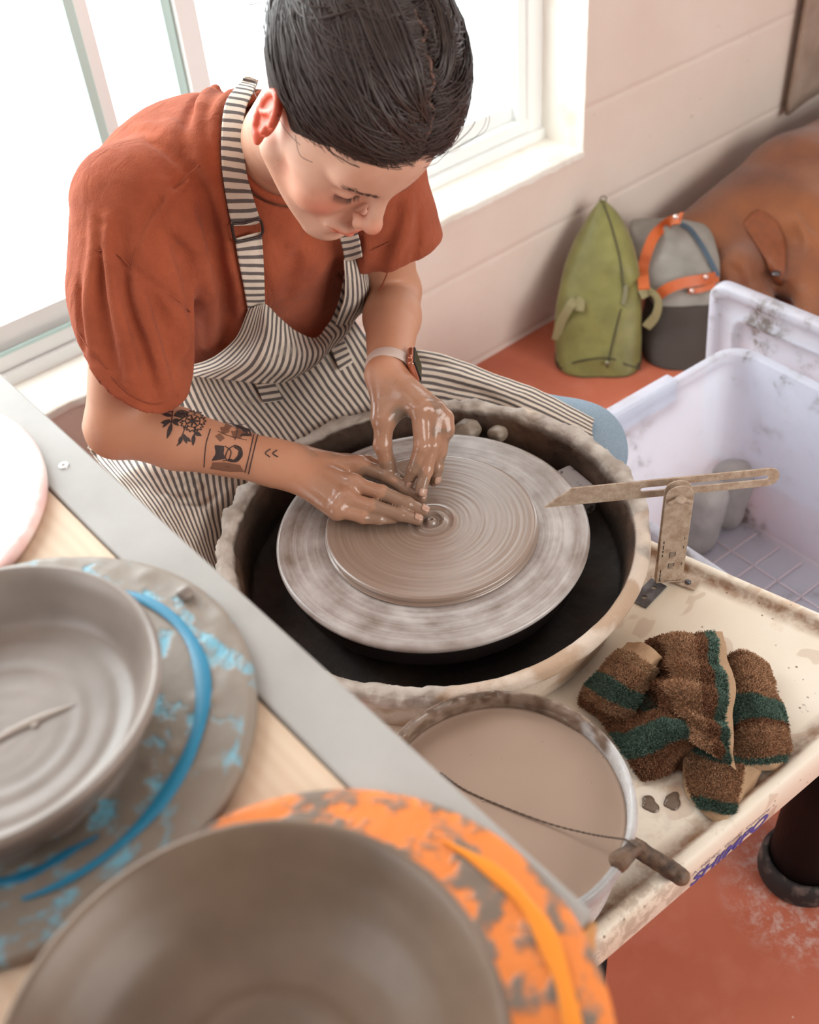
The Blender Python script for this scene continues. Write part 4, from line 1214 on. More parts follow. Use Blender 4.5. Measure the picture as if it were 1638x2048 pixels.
def shirt_folds(s):
    base = SDF(); base.ops = list(s.ops)
    def fl(pts, amp, w): fold(s, base.hits(pts), amp*1.9, w*.72)
    # yoke and shoulder
    fl([(482, 150), (430, 170), (400, 215), (395, 290), (412, 350)], .007, .012)
    fl([(470, 175), (436, 215), (425, 275), (430, 340)], .006, .008)
    fl([(450, 150), (412, 185), (378, 235), (372, 300)], -.005, .010)
    fl([(330, 240), (352, 258), (400, 300), (430, 380), (452, 460)], .006, .012)
    fl([(270, 250), (310, 255), (345, 275), (380, 320)], .006, .011)
    fl([(290, 275), (330, 295), (365, 330)], -.005, .009)
    fl([(345, 300), (390, 350), (420, 420), (446, 500)], -.006, .010)
    # armhole seam and drape of the sleeve
    fl([(405, 325), (350, 375), (300, 430), (272, 490), (263, 540)], -.0035, .0045)
    fl([(398, 340), (345, 392), (300, 450), (280, 500)], .003, .006)
    fl([(190, 500), (232, 508), (262, 535), (310, 570), (360, 605), (385, 628)], -.004, .005)
    fl([(185, 430), (192, 490), (186, 540), (176, 620), (178, 700)], .008, .012)
    fl([(215, 440), (214, 500), (228, 590), (252, 690), (272, 780)], .010, .013)
    fl([(202, 450), (203, 520), (206, 600), (220, 700), (235, 760)], -.009, .010)
    fl([(248, 440), (244, 520), (252, 600), (285, 700), (310, 790)], -.008, .011)
    fl([(262, 545), (285, 620), (312, 700), (335, 780)], .008, .013)
    fl([(300, 580), (330, 660), (345, 740)], -.006, .012)
    fl([(335, 600), (372, 660), (372, 740)], .007, .013)
    fl([(160, 560), (165, 640), (170, 720)], -.005, .009)
    # deep folds from the armpit across the side of the chest
    fl([(352, 480), (376, 540), (388, 620), (384, 690), (372, 730)], -.020, .013)
    fl([(372, 430), (400, 520), (418, 600), (420, 690)], .012, .016)
    fl([(410, 420), (432, 510), (452, 600), (452, 690)], -.012, .012)
    fl([(432, 400), (458, 500), (478, 590), (485, 650)], .009, .013)
    fl([(330, 370), (352, 440), (368, 500)], .007, .014)
    fl([(500, 420), (520, 520), (530, 600)], -.004, .014)
    fl([(560, 430), (590, 480), (640, 540)], .004, .02)
    fl([(620, 450), (590, 520), (575, 600)], -.004, .015)
    # left sleeve
    fl([(820, 400), (812, 450), (790, 520), (770, 560)], .007, .010)
    fl([(840, 420), (836, 480), (820, 545)], -.005, .008)
    fl([(800, 400), (785, 460), (760, 520)], -.006, .010)
    fl([(735, 460), (728, 530), (715, 600)], .005, .012)
shirt_folds(SHIRT)
SHIRT_BASE = SDF(); SHIRT_BASE.ops = list(SHIRT.ops)

# lap, used as the form under the apron and as the trousers
def build_legs():
    s = SDF()
    s.el((.645, 1.32, .575), (.175, .135, .105))
    s.rc((.56, 1.29, .545), (.295, .93, .500), .090, .072, k=.05)
    s.rc((.735, 1.27, .545), (.950, .815, .488), .088, .070, k=.05)
    s.rc((.295, .93, .500), (.330, 1.06, .10), .070, .050, k=.03)
    s.rc((.950, .815, .488), (.950, .99, .10), .068, .050, k=.03)
    return s
LEGS = build_legs()
def build_lap():
    s = SDF()
    s.el((.640, 1.315, .590), (.185, .140, .110))
    s.rc((.555, 1.29, .555), (.290, .93, .512), .096, .082, k=.05)
    s.rc((.735, 1.27, .552), (.945, .825, .492), .093, .077, k=.05)
    s.rc((.46, 1.10, .515), (.83, 1.06, .515), .085, .080, k=.08)
    s.rc((.60, 1.22, .60), (.66, 1.20, .60), .10, .10, k=.08)
    s.rc((.41, 1.13, .52), (.33, 1.0, .45), .085, .085, k=.05)
    return s
LAP = build_lap()
def lap_folds(s):
    base = SDF(); base.ops = list(s.ops)
    def fl(pts, amp, w): fold(s, base.hits(pts), amp*2.4, w*.8)
    fl([(235, 965), (300, 950), (360, 960), (390, 945)], .014, .016)
    fl([(245, 915), (290, 900), (330, 925), (300, 945)], -.012, .010)
    fl([(330, 985), (385, 975), (400, 1000)], -.012, .014)
    fl([(345, 1040), (420, 1020), (470, 970)], .012, .012)
    fl([(350, 1010), (400, 1005), (440, 985)], -.008, .010)
    fl([(190, 850), (215, 885), (260, 910)], .008, .014)
    fl([(210, 850), (245, 880), (275, 890)], -.008, .010)
    fl([(640, 730), (680, 760), (715, 800)], .009, .012)
    fl([(610, 740), (650, 780), (690, 830)], -.007, .010)
    fl([(420, 770), (450, 830), (500, 880)], -.007, .012)
    fl([(380, 770), (415, 830), (440, 870)], .008, .012)
    fl([(830, 730), (930, 760), (1040, 800)], .006, .010)
    fl([(850, 770), (940, 780), (1060, 840)], -.005, .010)
    fl([(820, 710), (850, 730), (900, 740)], -.006, .010)
lap_folds(LAP)

def finish_shirt():
    s = SHIRT
    # cuffs: cut below the hem, hollow the opening
    n_ = unit(aR)
    cut_n = unit(np.array((-.02, -.12, -1.0)))
    hemp = [H(150, 672, SHIRT_BASE), H(205, 752, SHIRT_BASE), H(300, 838, SHIRT_BASE), H(366, 800, SHIRT_BASE)]
    c = (hemp[0]+hemp[1]+hemp[2]+hemp[3])/4
    Q = np.array(hemp)-c; _, _, vt = np.linalg.svd(Q); pn = vt[2]
    if pn @ n_ < 0: pn = -pn
    c = c + pn*.004
    s.plane(c, pn, .135)
    s.rc(HEM_R-aR*.05, HEM_R+aR*.5, .045, .069, 's', .004)
    al = unit(HEM_L-S_L); hl = [H(862, 545, SHIRT_BASE), H(800, 571, SHIRT_BASE)]
    cl = HEM_L + al*.0; s.plane(HEM_L+unit((.05, -.1, -1))*.006, unit((.12, -.25, -1)), .085)
    s.rc(S_L*.4+HEM_L*.6, HEM_L+al*.1, .054, .062, 's', .002)
    # neck opening
    na = unit(L(0, -.03, -.06) - NB)
    s.rc(NB+na*.020, NB+na*.20, .071, .085, 's', .006)
    s.rc(NB+na*.010, NB+na*.06, .064, .066, 's', .006)
    return na
NAX = finish_shirt()

# ---------------------------------------------------------------- meshes
def skin_material():
    t = NT('skin')
    n1 = t.noise(scale=24, detail=4)
    c = t.mix(t.ramp(n1, .3, .7), srgb(220, 176, 152), srgb(206, 156, 130))
    fr = t.n('ShaderNodeTexVoronoi'); fr.inputs['Scale'].default_value = 95; t.put(fr.inputs['Vector'], t.coord())
    sp = t.math('MULTIPLY', t.ramp(fr.outputs['Distance'], .08, .2, (1,1,1,1), (0,0,0,1)), t.ramp(t.noise(scale=30), .6, .66))
    c = t.mix(t.math('MULTIPLY', sp, .5), c, srgb(140, 80, 58))
    c = t.mix(t.attr('flush_earglow'), c, srgb(212, 100, 72))
    c = t.mix(t.attr('tan'), c, srgb(192, 130, 96))
    c = t.mix(t.attr('mud'), c, srgb(126, 106, 90))
    rg = t.mix(t.attr('wet'), (.50,)*3+(1,), (.16,)*3+(1,))
    t.set(color=c, rough=rg, sss=.10)
    t.b.inputs['Subsurface Radius'].default_value = (1.0, .35, .2); t.b.inputs['Subsurface Scale'].default_value = .012
    h = t.math('ADD', t.math('MULTIPLY', t.noise(scale=420, detail=2), .25), t.math('MULTIPLY', t.math('MULTIPLY', t.noise(scale=120, detail=5), t.attr('wet')), 1.2))
    t.bump(h, .5, .0007)
    return t.m
M_skin = skin_material()
def head_local(V): return (V - HC) @ HB
def make_body():
    v, f = BODY.mesh(.0021, (.2, .75, .40), (1.05, 1.50, 1.28))
    v = relax(v, f, 2, .5)
    # drop everything the clothes hide except a margin
    d1 = np.empty(len(v)); 
    for q in range(0, len(v), 60000): d1[q:q+60000] = np.minimum(SHIRT.eval(v[q:q+60000]), LEGS.eval(v[q:q+60000]))
    hl = head_local(v)
    # attributes
    hr = np.min([np.linalg.norm(v-p, axis=1) for k_ in HANDS for p in HANDS[k_][0:]], axis=0)
    tipd = np.min([np.linalg.norm(v-HANDS[k_][-1], axis=1) for k_ in HANDS], axis=0)
    n1 = fbm(v, 38, 3, 4); n2 = fbm(v, 150, 3, 8)
    handz = np.clip((.068-hr)/.045, 0, 1); handz = handz*handz*(3-2*handz)
    mud = np.clip((n1+.9*np.clip((.045-tipd)/.04, 0, 1)-.10)*3, 0, 1)*handz*.75
    web = np.exp(-((np.linalg.norm(v-(HANDS['Li'][0]*.45+HANDS['Lt'][0]*.55), axis=1))/.018)**2); mud = np.maximum(mud, np.clip(web*1.6-.2, 0, 1))
    web = np.exp(-((np.linalg.norm(v-HANDS['Rt'][3], axis=1))/.016)**2); mud = np.maximum(mud, np.clip(web*1.5-.2, 0, 1))
    mud = np.maximum(mud, np.clip(handz*.42, 0, 1))
    wet = handz
    fl = np.exp(-((hl[:, 0]-.045)/.022)**2-((hl[:, 2]+.03)/.025)**2)*(hl[:, 1] > .02)*.5
    fl = np.maximum(fl, np.exp(-((np.abs(hl[:, 0]))/.012)**2-((hl[:, 2]+.030)/.014)**2)*(hl[:, 1] > .095)*.6)
    lip = np.clip(1-np.abs(hl[:, 2]+.0665)/.010, 0, 1)*np.clip(1-np.abs(hl[:, 0])/.026, 0, 1)*(hl[:, 1] > .085); fl = np.maximum(fl, np.clip(lip*3, 0, .75))
    ear = np.clip((np.abs(hl[:, 0])-.075)/.005, 0, 1)*(np.linalg.norm(hl-[0, -.008, 0], axis=1) < .10)*(np.abs(hl[:, 2]) < .045); fl = np.maximum(fl, ear*1.0)  # ears painted redder, standing in for backlight glowing through them
    inn = np.linalg.norm(hl, axis=1) < .18
    fl = fl*inn
    arm = np.clip(1-np.linalg.norm(v-HC, axis=1)/.22, 0, 1); tan = np.clip(1-arm*3, 0, 1)*.75
    o = mesh_np('body', v, f, M_skin, PERSON, attrs=dict(mud=mud, wet=wet, flush_earglow=fl, tan=tan))
    o['label'] = 'bare arms, hands and face'
    return o
make_body()

def tip_nails():
    t = NT('fingernail'); t.set(color=srgb(186, 146, 126), rough=.25)
    for kx in ('Ri', 'Rm', 'Rr', 'Rp', 'Li', 'Lm', 'Lr', 'Lt'):
        p = HANDS[kx]; ax = unit(p[3]-p[2])
        up = np.array((0, 0, 1.)) if kx[0] == 'R' else unit(np.array((.15, -.75, .55)))
        if kx == 'Lt': up = unit(np.array((-.7, -.5, .3)))
        up = unit(up - ax*(up@ax)); sd = np.cross(ax, up)
        r = dict(i=.0074, m=.0076, r=.0071, p=.0064, t=.0082)[kx[1]]
        c = p[3] - ax*.000
        V = []; nu, nv = 9, 7
        for i in range(nu):
            for j in range(nv):
                a = (j/(nv-1)-.5)*2; b = (i/(nu-1)-.5)*2
                w = math.sqrt(max(0, 1-b**6*.6))
                ang = a*.80*w; ll = b*.0052
                rr = (r+.0007) * (1 - .25*max(0, b)**2)
                V.append(c + ax*ll + up*rr*math.cos(ang) + sd*rr*math.sin(ang))
        o = mesh_np('fingernail', V, grid_faces(nu, nv), t.m, PERSON); solidify(o, .0006)
tip_nails()

def shirt_material():
    t = NT('rust_cotton')
    n1 = t.noise(scale=14, detail=5, rough=.6)
    c = t.mix(t.ramp(n1, .3, .72), srgb(176, 92, 62), srgb(148, 73, 48))
    t.set(color=c, rough=.95, sheen=.06, spec=.25)
    wv = t.math('ADD', t.math('MULTIPLY', t.noise(scale=900, detail=1), .5), t.math('MULTIPLY', t.noise(scale=60, detail=5, rough=.65), .9))
    wr = t.noise(t.mapping(t.coord(), scale=(1, 1, .45), rot=(.35, 0, .2)), scale=26, detail=3, rough=.5, dist=1.2)
    t.bump(t.math('ADD', wv, t.math('MULTIPLY', wr, 2.6)), .6, .0030)
    return t.m
M_shirt = shirt_material()
def make_shirt():
    SHIRT._add(lambda P: .0022*fbm(P, 16, 2, 61)+.0009*fbm(P, 45, 2, 62), (.64, 1.15, .85), 2, 'n', 0)
    v, f = SHIRT.mesh(.0029, (.2, .80, .46), (1.0, 1.56, 1.16), slack=.018)
    v = relax(v, f, 2, .5)
    o = mesh_np('t_shirt', v, f, M_shirt, PERSON); o['label'] = 'oversized rust orange t-shirt'
    # ribbed collar
    a = np.linspace(0, 2*np.pi, 90)
    e1 = unit(np.cross(NAX, (0, 0, 1.))); e2 = np.cross(NAX, e1)
    ring = NB + NAX*.020 + (e1[None]*np.cos(a)[:, None]+e2[None]*np.sin(a)[:, None])*NECK_R
    for _ in range(14): ring = ring - NAX*((SHIRT_BASE.eval(ring)-.0005)*.7)[:, None]
    for _ in range(6): ring[1:-1] = (ring[:-2]+2*ring[1:-1]+ring[2:])/4
    Vt, Ft = tube_vf(ring, .0052, 10, cap=False)
    c = mesh_np('collar', Vt, np.array(Ft), M_shirt, o)
    # stitched hems as thin raised double rows on the cuff
    def seam(name, px, r=.0008, off=.0004):
        P = spline(SHIRT_BASE.hits(px), 80)
        q = mesh_np(name, *tube_np(P, r), M_dark, o)
    t = NT('rust_thread'); t.set(color=srgb(146, 72, 46), rough=.9); M_dark = t.m
    seam('cuff_stitching', [(150, 655), (180, 700), (215, 738)])
    seam('cuff_stitching', [(222, 752), (262, 790), (312, 808), (358, 790)])
    seam('armhole_seam', [(405, 325), (350, 375), (300, 430), (272, 490), (263, 540)])
    seam('armhole_seam', [(190, 500), (232, 508), (262, 535), (310, 570), (360, 605), (385, 628)])
    seam('pocket_edge', [(716, 498), (742, 500), (783, 484)], .0010)
    seam('pocket_edge', [(783, 484), (776, 540), (760, 580)], .0010)
    seam('pocket_edge', [(690, 520), (668, 540), (656, 580), (650, 625)], .0010)
def tube_np(P, r):
    V, F = tube_vf(P, r, 6, cap=False); return V, np.array(F)
make_shirt()

def make_trousers():
    t = NT('washed_denim'); 
    t.set(color=t.mix(t.noise(scale=500, detail=1), srgb(150, 166, 178), srgb(104, 122, 138)), rough=.9); t.bump(t.noise(scale=600, detail=1), .4, .001)
    s = SDF(); s.ops = list(LEGS.ops)
    s._add(lambda P: .003*fbm(P, 14, 3, 88), (.6, 1.1, .4), 3, 'n', 0)
    v, f = s.mesh(.006, (.1, .65, .0), (1.15, 1.56, .72)); v = relax(v, f, 2)
    o = mesh_np('jeans', v, f, t.m, PERSON); o['label'] = 'washed blue jeans showing at one knee'
    t = NT('shoe_leather'); t.set(color=srgb(70, 52, 44), rough=.6)
    for c, d in (((.330, 1.06, .0), unit((-.15, -1, 0))), ((.950, .99, .0), unit((.1, -1, 0)))):
        s = SDF(); c = np.array(c); s.rc(c+(0, 0, .11), c+(0, 0, .045), .048, .040, k=.02); s.rc(c+(0, 0, .040)-d*.03, c+d*.17+(0, 0, .035), .038, .032, k=.03)
        s.plane(c+(0, 0, .004), (0, 0, -1), .3, .004)
        v, f = s.mesh(.005, c-(.25, .28, .02), c+(.25, .28, .2)); mesh_np('shoe', v, f, t.m, PERSON)
make_trousers()

# ---------------------------------------------------------------- apron
def stripe_material(name, per=.0098, ax=0, duty=.46, dirt=.0):
    t = NT(name)
    uv = t.coord('UV'); sep = t.n('ShaderNodeSeparateXYZ'); t.put(sep.inputs[0], uv)
    wob = t.math('MULTIPLY', t.math('SUBTRACT', t.noise(t.mapping(uv, scale=(60, 60, 1)), scale=1, detail=3), .5), .0016)
    u = t.math('ADD', sep.outputs[ax], wob)
    fr = t.math('FRACT', t.math('DIVIDE', u, per))
    tri = t.math('ABSOLUTE', t.math('SUBTRACT', fr, .5))
    f = t.ramp(tri, .5*duty-.035, .5*duty+.035)
    yarn = t.noise(t.mapping(uv, scale=(1400, 500, 1)), scale=1, detail=1)
    dark = t.mix(yarn, srgb(70, 62, 62), srgb(120, 110, 106)); lite = t.mix(yarn, srgb(226, 212, 196), srgb(206, 190, 174))
    c = t.mix(f, dark, lite)
    mudn = t.ramp(t.noise(scale=16, detail=7, rough=.7), .60, .68)
    c = t.mix(t.math('MULTIPLY', mudn, dirt), c, srgb(168, 156, 142))
    t.set(color=c, rough=.9)
    t.bump(t.math('ADD', t.math('MULTIPLY', yarn, .5), t.math('MULTIPLY', t.noise(scale=70, detail=4), .8)), .4, .0014)
    return t.m
M_st = stripe_material('striped_linen', dirt=.55)
M_st2 = stripe_material('striped_strap', ax=1, per=.0118, duty=.42)
BASE2 = SDF(); BASE2.ops = SHIRT_BASE.ops[:N_TORSO] + LAP.ops
APR = SDF(); APR.ops = LAP.ops[:]
def cloth(name, cols, sdf, off, mat, nu, nv, parent, ubase=0.0, amp=.0018, seed=1, t=.0015, uvswap=False, post=None):
    """cols[u][v] = (px,py[,extra offset]); draped on sdf"""
    G = np.array([[tuple(p) + ((0.0,) if len(p) == 2 else ()) for p in c] for c in cols], float)
    D = grid_spline(G, nu, nv)
    P = np.zeros((nu, nv, 3))
    P = sdf.hits(D[..., :2].reshape(-1, 2), off + np.maximum(0, D[..., 2]).ravel()).reshape(nu, nv, 3)
    # robust smoothing of depth
    for _ in range(3):
        Q = P.copy(); Q[1:-1, 1:-1] = (P[1:-1, 1:-1]*2 + P[:-2, 1:-1]+P[2:, 1:-1]+P[1:-1, :-2]+P[1:-1, 2:])/6; P = Q
    du = np.linalg.norm(np.diff(P, axis=0), axis=2); dv = np.linalg.norm(np.diff(P, axis=1), axis=2)
    U = np.concatenate([[0], np.cumsum(np.median(du, axis=1))]); Vv = np.concatenate([[0], np.cumsum(np.median(dv, axis=0))])
    tu = np.gradient(P, axis=0); tv = np.gradient(P, axis=1); N = np.cross(tu, tv); N /= np.linalg.norm(N, axis=2)[..., None]+1e-12
    vd = CC - P; sg = np.sign((N*vd).sum(2))[..., None]; N = N*sg
    P = P + N*(amp*fbm(P, 22, 3, seed))[..., None]
    if post is not None: P = post(P, N)
    UV = np.stack([np.repeat((U+ubase)[:, None], nv, 1), np.repeat(Vv[None], nu, 0)], -1)
    if uvswap: UV = UV[..., ::-1]
    fl = (sg.mean() < 0)
    o = mesh_np(name, P.reshape(-1, 3), grid_faces(nu, nv, flip=fl), mat, parent, uvs=UV.reshape(-1, 2))
    solidify(o, t, -1)
    return o
apron = bpy.data.objects.new('apron', None)
COL.objects.link(apron); apron.parent = PERSON; apron.location = (0, 0, 0)
apron.matrix_parent_inverse = Matrix.Translation(-Vector(PERSON.location))
apron['label'] = 'black and cream striped linen apron'
def ap(o): o.matrix_parent_inverse = Matrix.Identity(4); return o
# skirt over the left thigh (right in the picture)
ap(cloth('skirt_panel', [
  [(795, 700), (860, 702), (930, 722), (1000, 750), (1090, 785), (1188, 838)],
  [(780, 725), (850, 728), (925, 745), (1000, 772), (1085, 806), (1184, 858)],
  [(765, 765), (845, 765), (920, 780), (1000, 800), (1080, 835), (1186, 882)],
  [(750, 810), (840, 808), (920, 818), (1000, 838), (1080, 870), (1190, 920)],
  [(740, 860), (835, 858), (920, 860), (1000, 880), (1090, 910), (1198, 960)]], LAP, .005, M_st, 70, 90, apron, seed=3, amp=.003))
# skirt over the right thigh
ap(cloth('skirt_panel', [
  [(176, 800), (168, 860), (186, 910), (232, 965), (290, 1040), (350, 1130)],
  [(225, 810), (222, 870), (246, 925), (292, 985), (335, 1050), (385, 1140)],
  [(290, 775), (300, 870), (322, 940), (350, 1000), (378, 1060), (415, 1150)],
  [(365, 770), (374, 880), (388, 950), (402, 1010), (420, 1075), (440, 1160)],
  [(440, 780), (444, 890), (450, 960), (456, 1020), (462, 1080), (468, 1165)],
  [(520, 850), (520, 900), (520, 960), (515, 1020), (510, 1080), (505, 1165)],
  [(600, 850), (595, 900), (590, 960), (580, 1020), (570, 1080), (560, 1165)]], LAP, .006, M_st, 110, 110, apron, seed=5, amp=.004))
# lower bib and pocket over the lap
ap(cloth('lower_bib', [
  [(345, 742), (362, 795), (392, 850), (430, 930)],
  [(378, 738), (402, 795), (436, 858), (484, 935)],
  [(425, 738), (462, 800), (515, 868), (565, 935)],
  [(500, 740), (540, 800), (590, 868), (630, 930)],
  [(570, 735), (610, 795), (655, 850), (690, 905)],
  [(630, 700), (672, 765), (712, 818), (745, 870)],
  [(672, 660), (712, 730), (748, 788), (780, 840)],
  [(700, 625), (742, 690), (775, 750), (806, 800)]], BASE2, .014, M_st, 110, 80, apron, seed=8, amp=.0035))
# bib
def bib_post(P, N):
    # gathered folds: shallow pleats fanning from the strap and the waist
    nu, nv = P.shape[:2]; u = np.linspace(0, 1, nu)[:, None]; v = np.linspace(0, 1, nv)[None]
    w = np.sin(u*21+2.2*v+.8*np.sin(v*4))*.5+.5*np.sin(u*34-3*v)
    return P + N*(.0042*w*np.sin(np.pi*np.clip(v, .05, 1))**.7*(.35+.65*u))[..., None]
ap(cloth('bib', [
  [(497, 618, .004), (468, 680, .006), (410, 722, .012), (335, 735, .012)],
  [(516, 612, .008), (492, 680, .014), (448, 728, .028), (385, 752, .024)],
  [(534, 610, .010), (526, 672, .026), (500, 724, .042), (455, 760, .034)],
  [(560, 636, .012), (558, 690, .038), (544, 736, .052), (515, 766, .040)],
  [(592, 660, .014), (602, 702, .044), (594, 740, .052), (572, 764, .040)],
  [(628, 677, .016), (640, 700, .040), (636, 720, .045), (622, 738, .036)],
  [(652, 655, .012), (668, 672, .028), (664, 690, .032), (650, 712, .028)],
  [(676, 610, .010), (698, 640, .020), (692, 662, .024), (676, 686, .020)],
  [(690, 545, .008), (722, 590, .016), (716, 630, .020), (698, 664, .016)]], BASE2, .007, M_st, 120, 60, apron, seed=11, amp=.0016, post=bib_post))
# folded-over right corner of the bib
ap(cloth('bib_flap', [
  [(688, 520, .010), (690, 560, .020), (688, 600, .026), (672, 650, .024)],
  [(702, 514, .012), (708, 560, .026), (708, 610, .032), (690, 650, .026)],
  [(714, 508, .012), (728, 550, .026), (732, 600, .030), (710, 640, .024)],
  [(724, 512, .010), (742, 556, .020), (748, 598, .022), (722, 630, .018)]], BASE2, .010, M_st, 40, 50, apron, seed=14))
# pocket edge strap loops
M_st3 = stripe_material('striped_tab', ax=1, per=.0098, duty=.45, dirt=.2)
ap(cloth('tab', [[(512, 770, .004), (528, 806, .004)], [(549, 764, .004), (566, 800, .004)]], BASE2, .0175, M_st3, 12, 20, apron, seed=2, amp=.0003))
ap(cloth('tab', [[(660, 690, .006), (680, 742, .004)], [(688, 680, .006), (706, 725, .004)]], BASE2, .0175, M_st3, 12, 20, apron, seed=2, amp=.0003))
# straps
NECKSH = SDF(); NECKSH.ops = BODY.ops[:] + SHIRT.ops[:]
ap(cloth('strap', [
  [(492, 152), (468, 178), (450, 208), (443, 260), (444, 330), (454, 400), (464, 452)],
  [(506, 156), (492, 182), (479, 212), (474, 262), (478, 335), (492, 400), (506, 450)],
  [(517, 162), (506, 186), (492, 216), (486, 264), (492, 338), (508, 400), (522, 444)]], SHIRT_BASE, .006, M_st2, 16, 110, apron, seed=2, amp=.0006))
ap(cloth('strap', [[(470, 478), (477, 520), (487, 570), (497, 625)], [(498, 470), (503, 520), (509, 570), (514, 625)], [(523, 464), (527, 520), (529, 570), (530, 622)]], SHIRT_BASE, .010, M_st2, 14, 60, apron, seed=2, amp=.0004))
ap(cloth('strap', [[(668, 425), (675, 460), (683, 490), (690, 525)], [(686, 425), (694, 458), (702, 487), (708, 520)], [(704, 425), (712, 456), (719, 482), (724, 514)]], SHIRT_BASE, .012, M_st2, 14, 50, apron, seed=2, amp=.0004))
def buckle():
    t = NT('dark_metal'); t.set(color=srgb(70, 62, 60), rough=.35, metal=.8)
    pts = list(SHIRT_BASE.hits([(464, 450), (470, 480), (498, 478), (524, 468), (519, 440), (490, 446)], .012))
    P = np.array(pts + [pts[0], pts[1]]); V, F = tube_vf(spline(P, 60), .0016, 8, cap=False)
    ap(mesh_np('buckle', V, np.array(F), t.m, apron))
buckle()

# ---------------------------------------------------------------- hair
HRc, HRr = np.array((-.006, -.014, .055)), np.array((.093, .112, .104))
def hair():
    t = NT('dark_hair')
    t.set(color=t.mix(t.noise(scale=90, detail=2), (.026, .014, .011, 1), (.062, .038, .030, 1)), rough=.40, spec=.42)
    M = t.m
    s = SDF()
    s.el(L(*HRc), HRr-.0045, frame=HB)
    s.el(L(0, -.105, .075), (.052, .045, .045), k=.02, frame=HB)          # gathered at the back
    # hairline plane and nape
    n_ = unit(HB @ np.array((0, .776, -.63)))
    s.plane(L(0, .094, .062), n_, .17, .014)
    s.plane(L(0, -.02, -.055), unit(HB @ np.array((0, .35, -.9))), .16, .012)
    for sg in (1, -1):
        s.el(L(sg*.090, -.006, -.006), (.026, .024, .036), 's', .008, HB)
    s._add(lambda P: .0018*fbm(((P-HC) @ HB)*[1, .35, 1], 60, 3, 5), HC, .3, 'n', 0)
    v, f = s.mesh(.0028, HC-.2, HC+.24); v = relax(v, f, 1)
    t = NT('hair_underlayer'); t.set(color=(.030, .017, .013, 1), rough=.75, spec=.2); cap = mesh_np('hair', v, f, t.m, PERSON); cap['label'] = 'dark brown hair pulled back'
    g = np.random.default_rng(11)
    segs = 13
    Vs = []; Fs = []; nb = 0
    def strand(ds, r0, lift, wob):
        nonlocal nb
        t_ = np.linspace(0, 1, segs)[:, None]
        d0, d1, d2 = [np.array(x, float) for x in ds]
        d = (1-t_)**2*d0 + 2*t_*(1-t_)*d1 + t_**2*d2
        d /= np.linalg.norm(d, axis=1)[:, None]
        rad = 1 + lift*np.sin(np.pi*np.clip(t_, 0, 1))**.7
        ph = g.uniform(0, 6.28, 3)
        loc = HRc + d*HRr*rad + wob*np.sin(t_*g.uniform(3, 8, 3)+ph)
        P = HC + loc @ HB.T
        rr = r0*(1-.6*np.abs(t_[:, 0]*2-1)**2)
        T = np.gradient(P, axis=0); T /= np.linalg.norm(T, axis=1)[:, None]
        N = d*HRr; N = N @ HB.T; N /= np.linalg.norm(N, axis=1)[:, None]
        B = np.cross(T, N); B /= np.linalg.norm(B, axis=1)[:, None]+1e-9
        V = np.stack([P-B*rr[:, None], P+N*rr[:, None]*.8, P+B*rr[:, None]], 1).reshape(-1, 3)
        i = np.arange(segs-1)[:, None]; j = np.arange(2)[None]
        F = np.stack([i*3+j, i*3+j+1, (i+1)*3+j+1, (i+1)*3+j], -1).reshape(-1, 4) + nb
        Vs.append(V); Fs.append(F); nb += len(V)
    def guide():
        sg = 1 if g.random() < .58 else -1
        if g.random() < .66:                                   # from the parting
            a = g.uniform(0, 1)
            an = math.radians(14 + a*108)
            d0 = np.array((sg*.008, math.cos(an)*.97, math.sin(an)))
            m = g.uniform(.25, 1.15)
            d1 = np.array((sg*m*1.3, .66-.85*a, .62+.38*a-.60*m))
        else:                                                  # from the hairline at the temple
            a = g.uniform(0, 1)
            d0 = np.array((sg*(.12+.86*a), .82-.50*a, .20-.22*a))
            d1 = np.array((sg*(.55+.60*a), .25-.28*a, .42-.34*a))
        d2 = np.array((sg*.15*g.random(), -.95, .38+g.normal()*.12))
        return sg, d0, d1, d2
    for q in range(210):
        sg, d0, d1, d2 = guide(); lf = g.uniform(-.015, .075); wb = g.uniform(0, .0035); tw = g.normal(size=3)*.10
        sp0, sp1 = g.uniform(.02, .07), g.uniform(.02, .075)
        for c_ in range(30):
            e0, e1, e2 = g.normal(size=3)*sp0, g.normal(size=3)*sp1 + tw, g.normal(size=3)*.03
            e0[0] = abs(e0[0])*sg
            strand((d0+e0, d1+e1, d2+e2), g.uniform(.0004, .0011), lf+g.normal()*.012, wb+g.uniform(0, .0008))
    o = mesh_np('hair_strands', np.concatenate(Vs), np.concatenate(Fs), M, cap); o['kind'] = 'stuff'
    # scalp showing along the crooked parting
    qa = np.radians(np.linspace(22, 118, 50)); zz = .004*np.sin(qa*17)+.003*np.sin(qa*31+1)
    P = HC + (HRc + np.stack([zz, np.cos(qa)*HRr[1]*.985, np.sin(qa)*HRr[2]*.985], 1)) @ HB.T
    t = NT('scalp'); t.set(color=srgb(120, 84, 70), rough=.7)
    V, F = tube_vf(P, .0022, 8); mesh_np('parting', V, [tuple(x) for x in F], t.m, cap)
    # flyaways
    def fly(px, r=.00022):
        P = spline(np.array([atd(a_, b_, c_) for a_, b_, c_ in px]), 40); b = MB(); b.add(*tube_vf(P, r, 5)); b.build('loose_hair', M, cap)
    fly([(935, 95, .95), (960, 150, .96), (978, 215, .97), (972, 260, .97), (930, 285, .97), (880, 315, .98)])
    fly([(940, 150, .95), (966, 200, .96), (972, 240, .96), (950, 275, .97), (905, 300, .97)])
    fly([(945, 205, .95), (952, 235, .95), (938, 262, .96), (900, 297, .97)], .0004)
    fly([(560, -20, 1.08), (510, 0, 1.08), (497, 22, 1.08), (508, 50, 1.08), (516, 58, 1.08)])
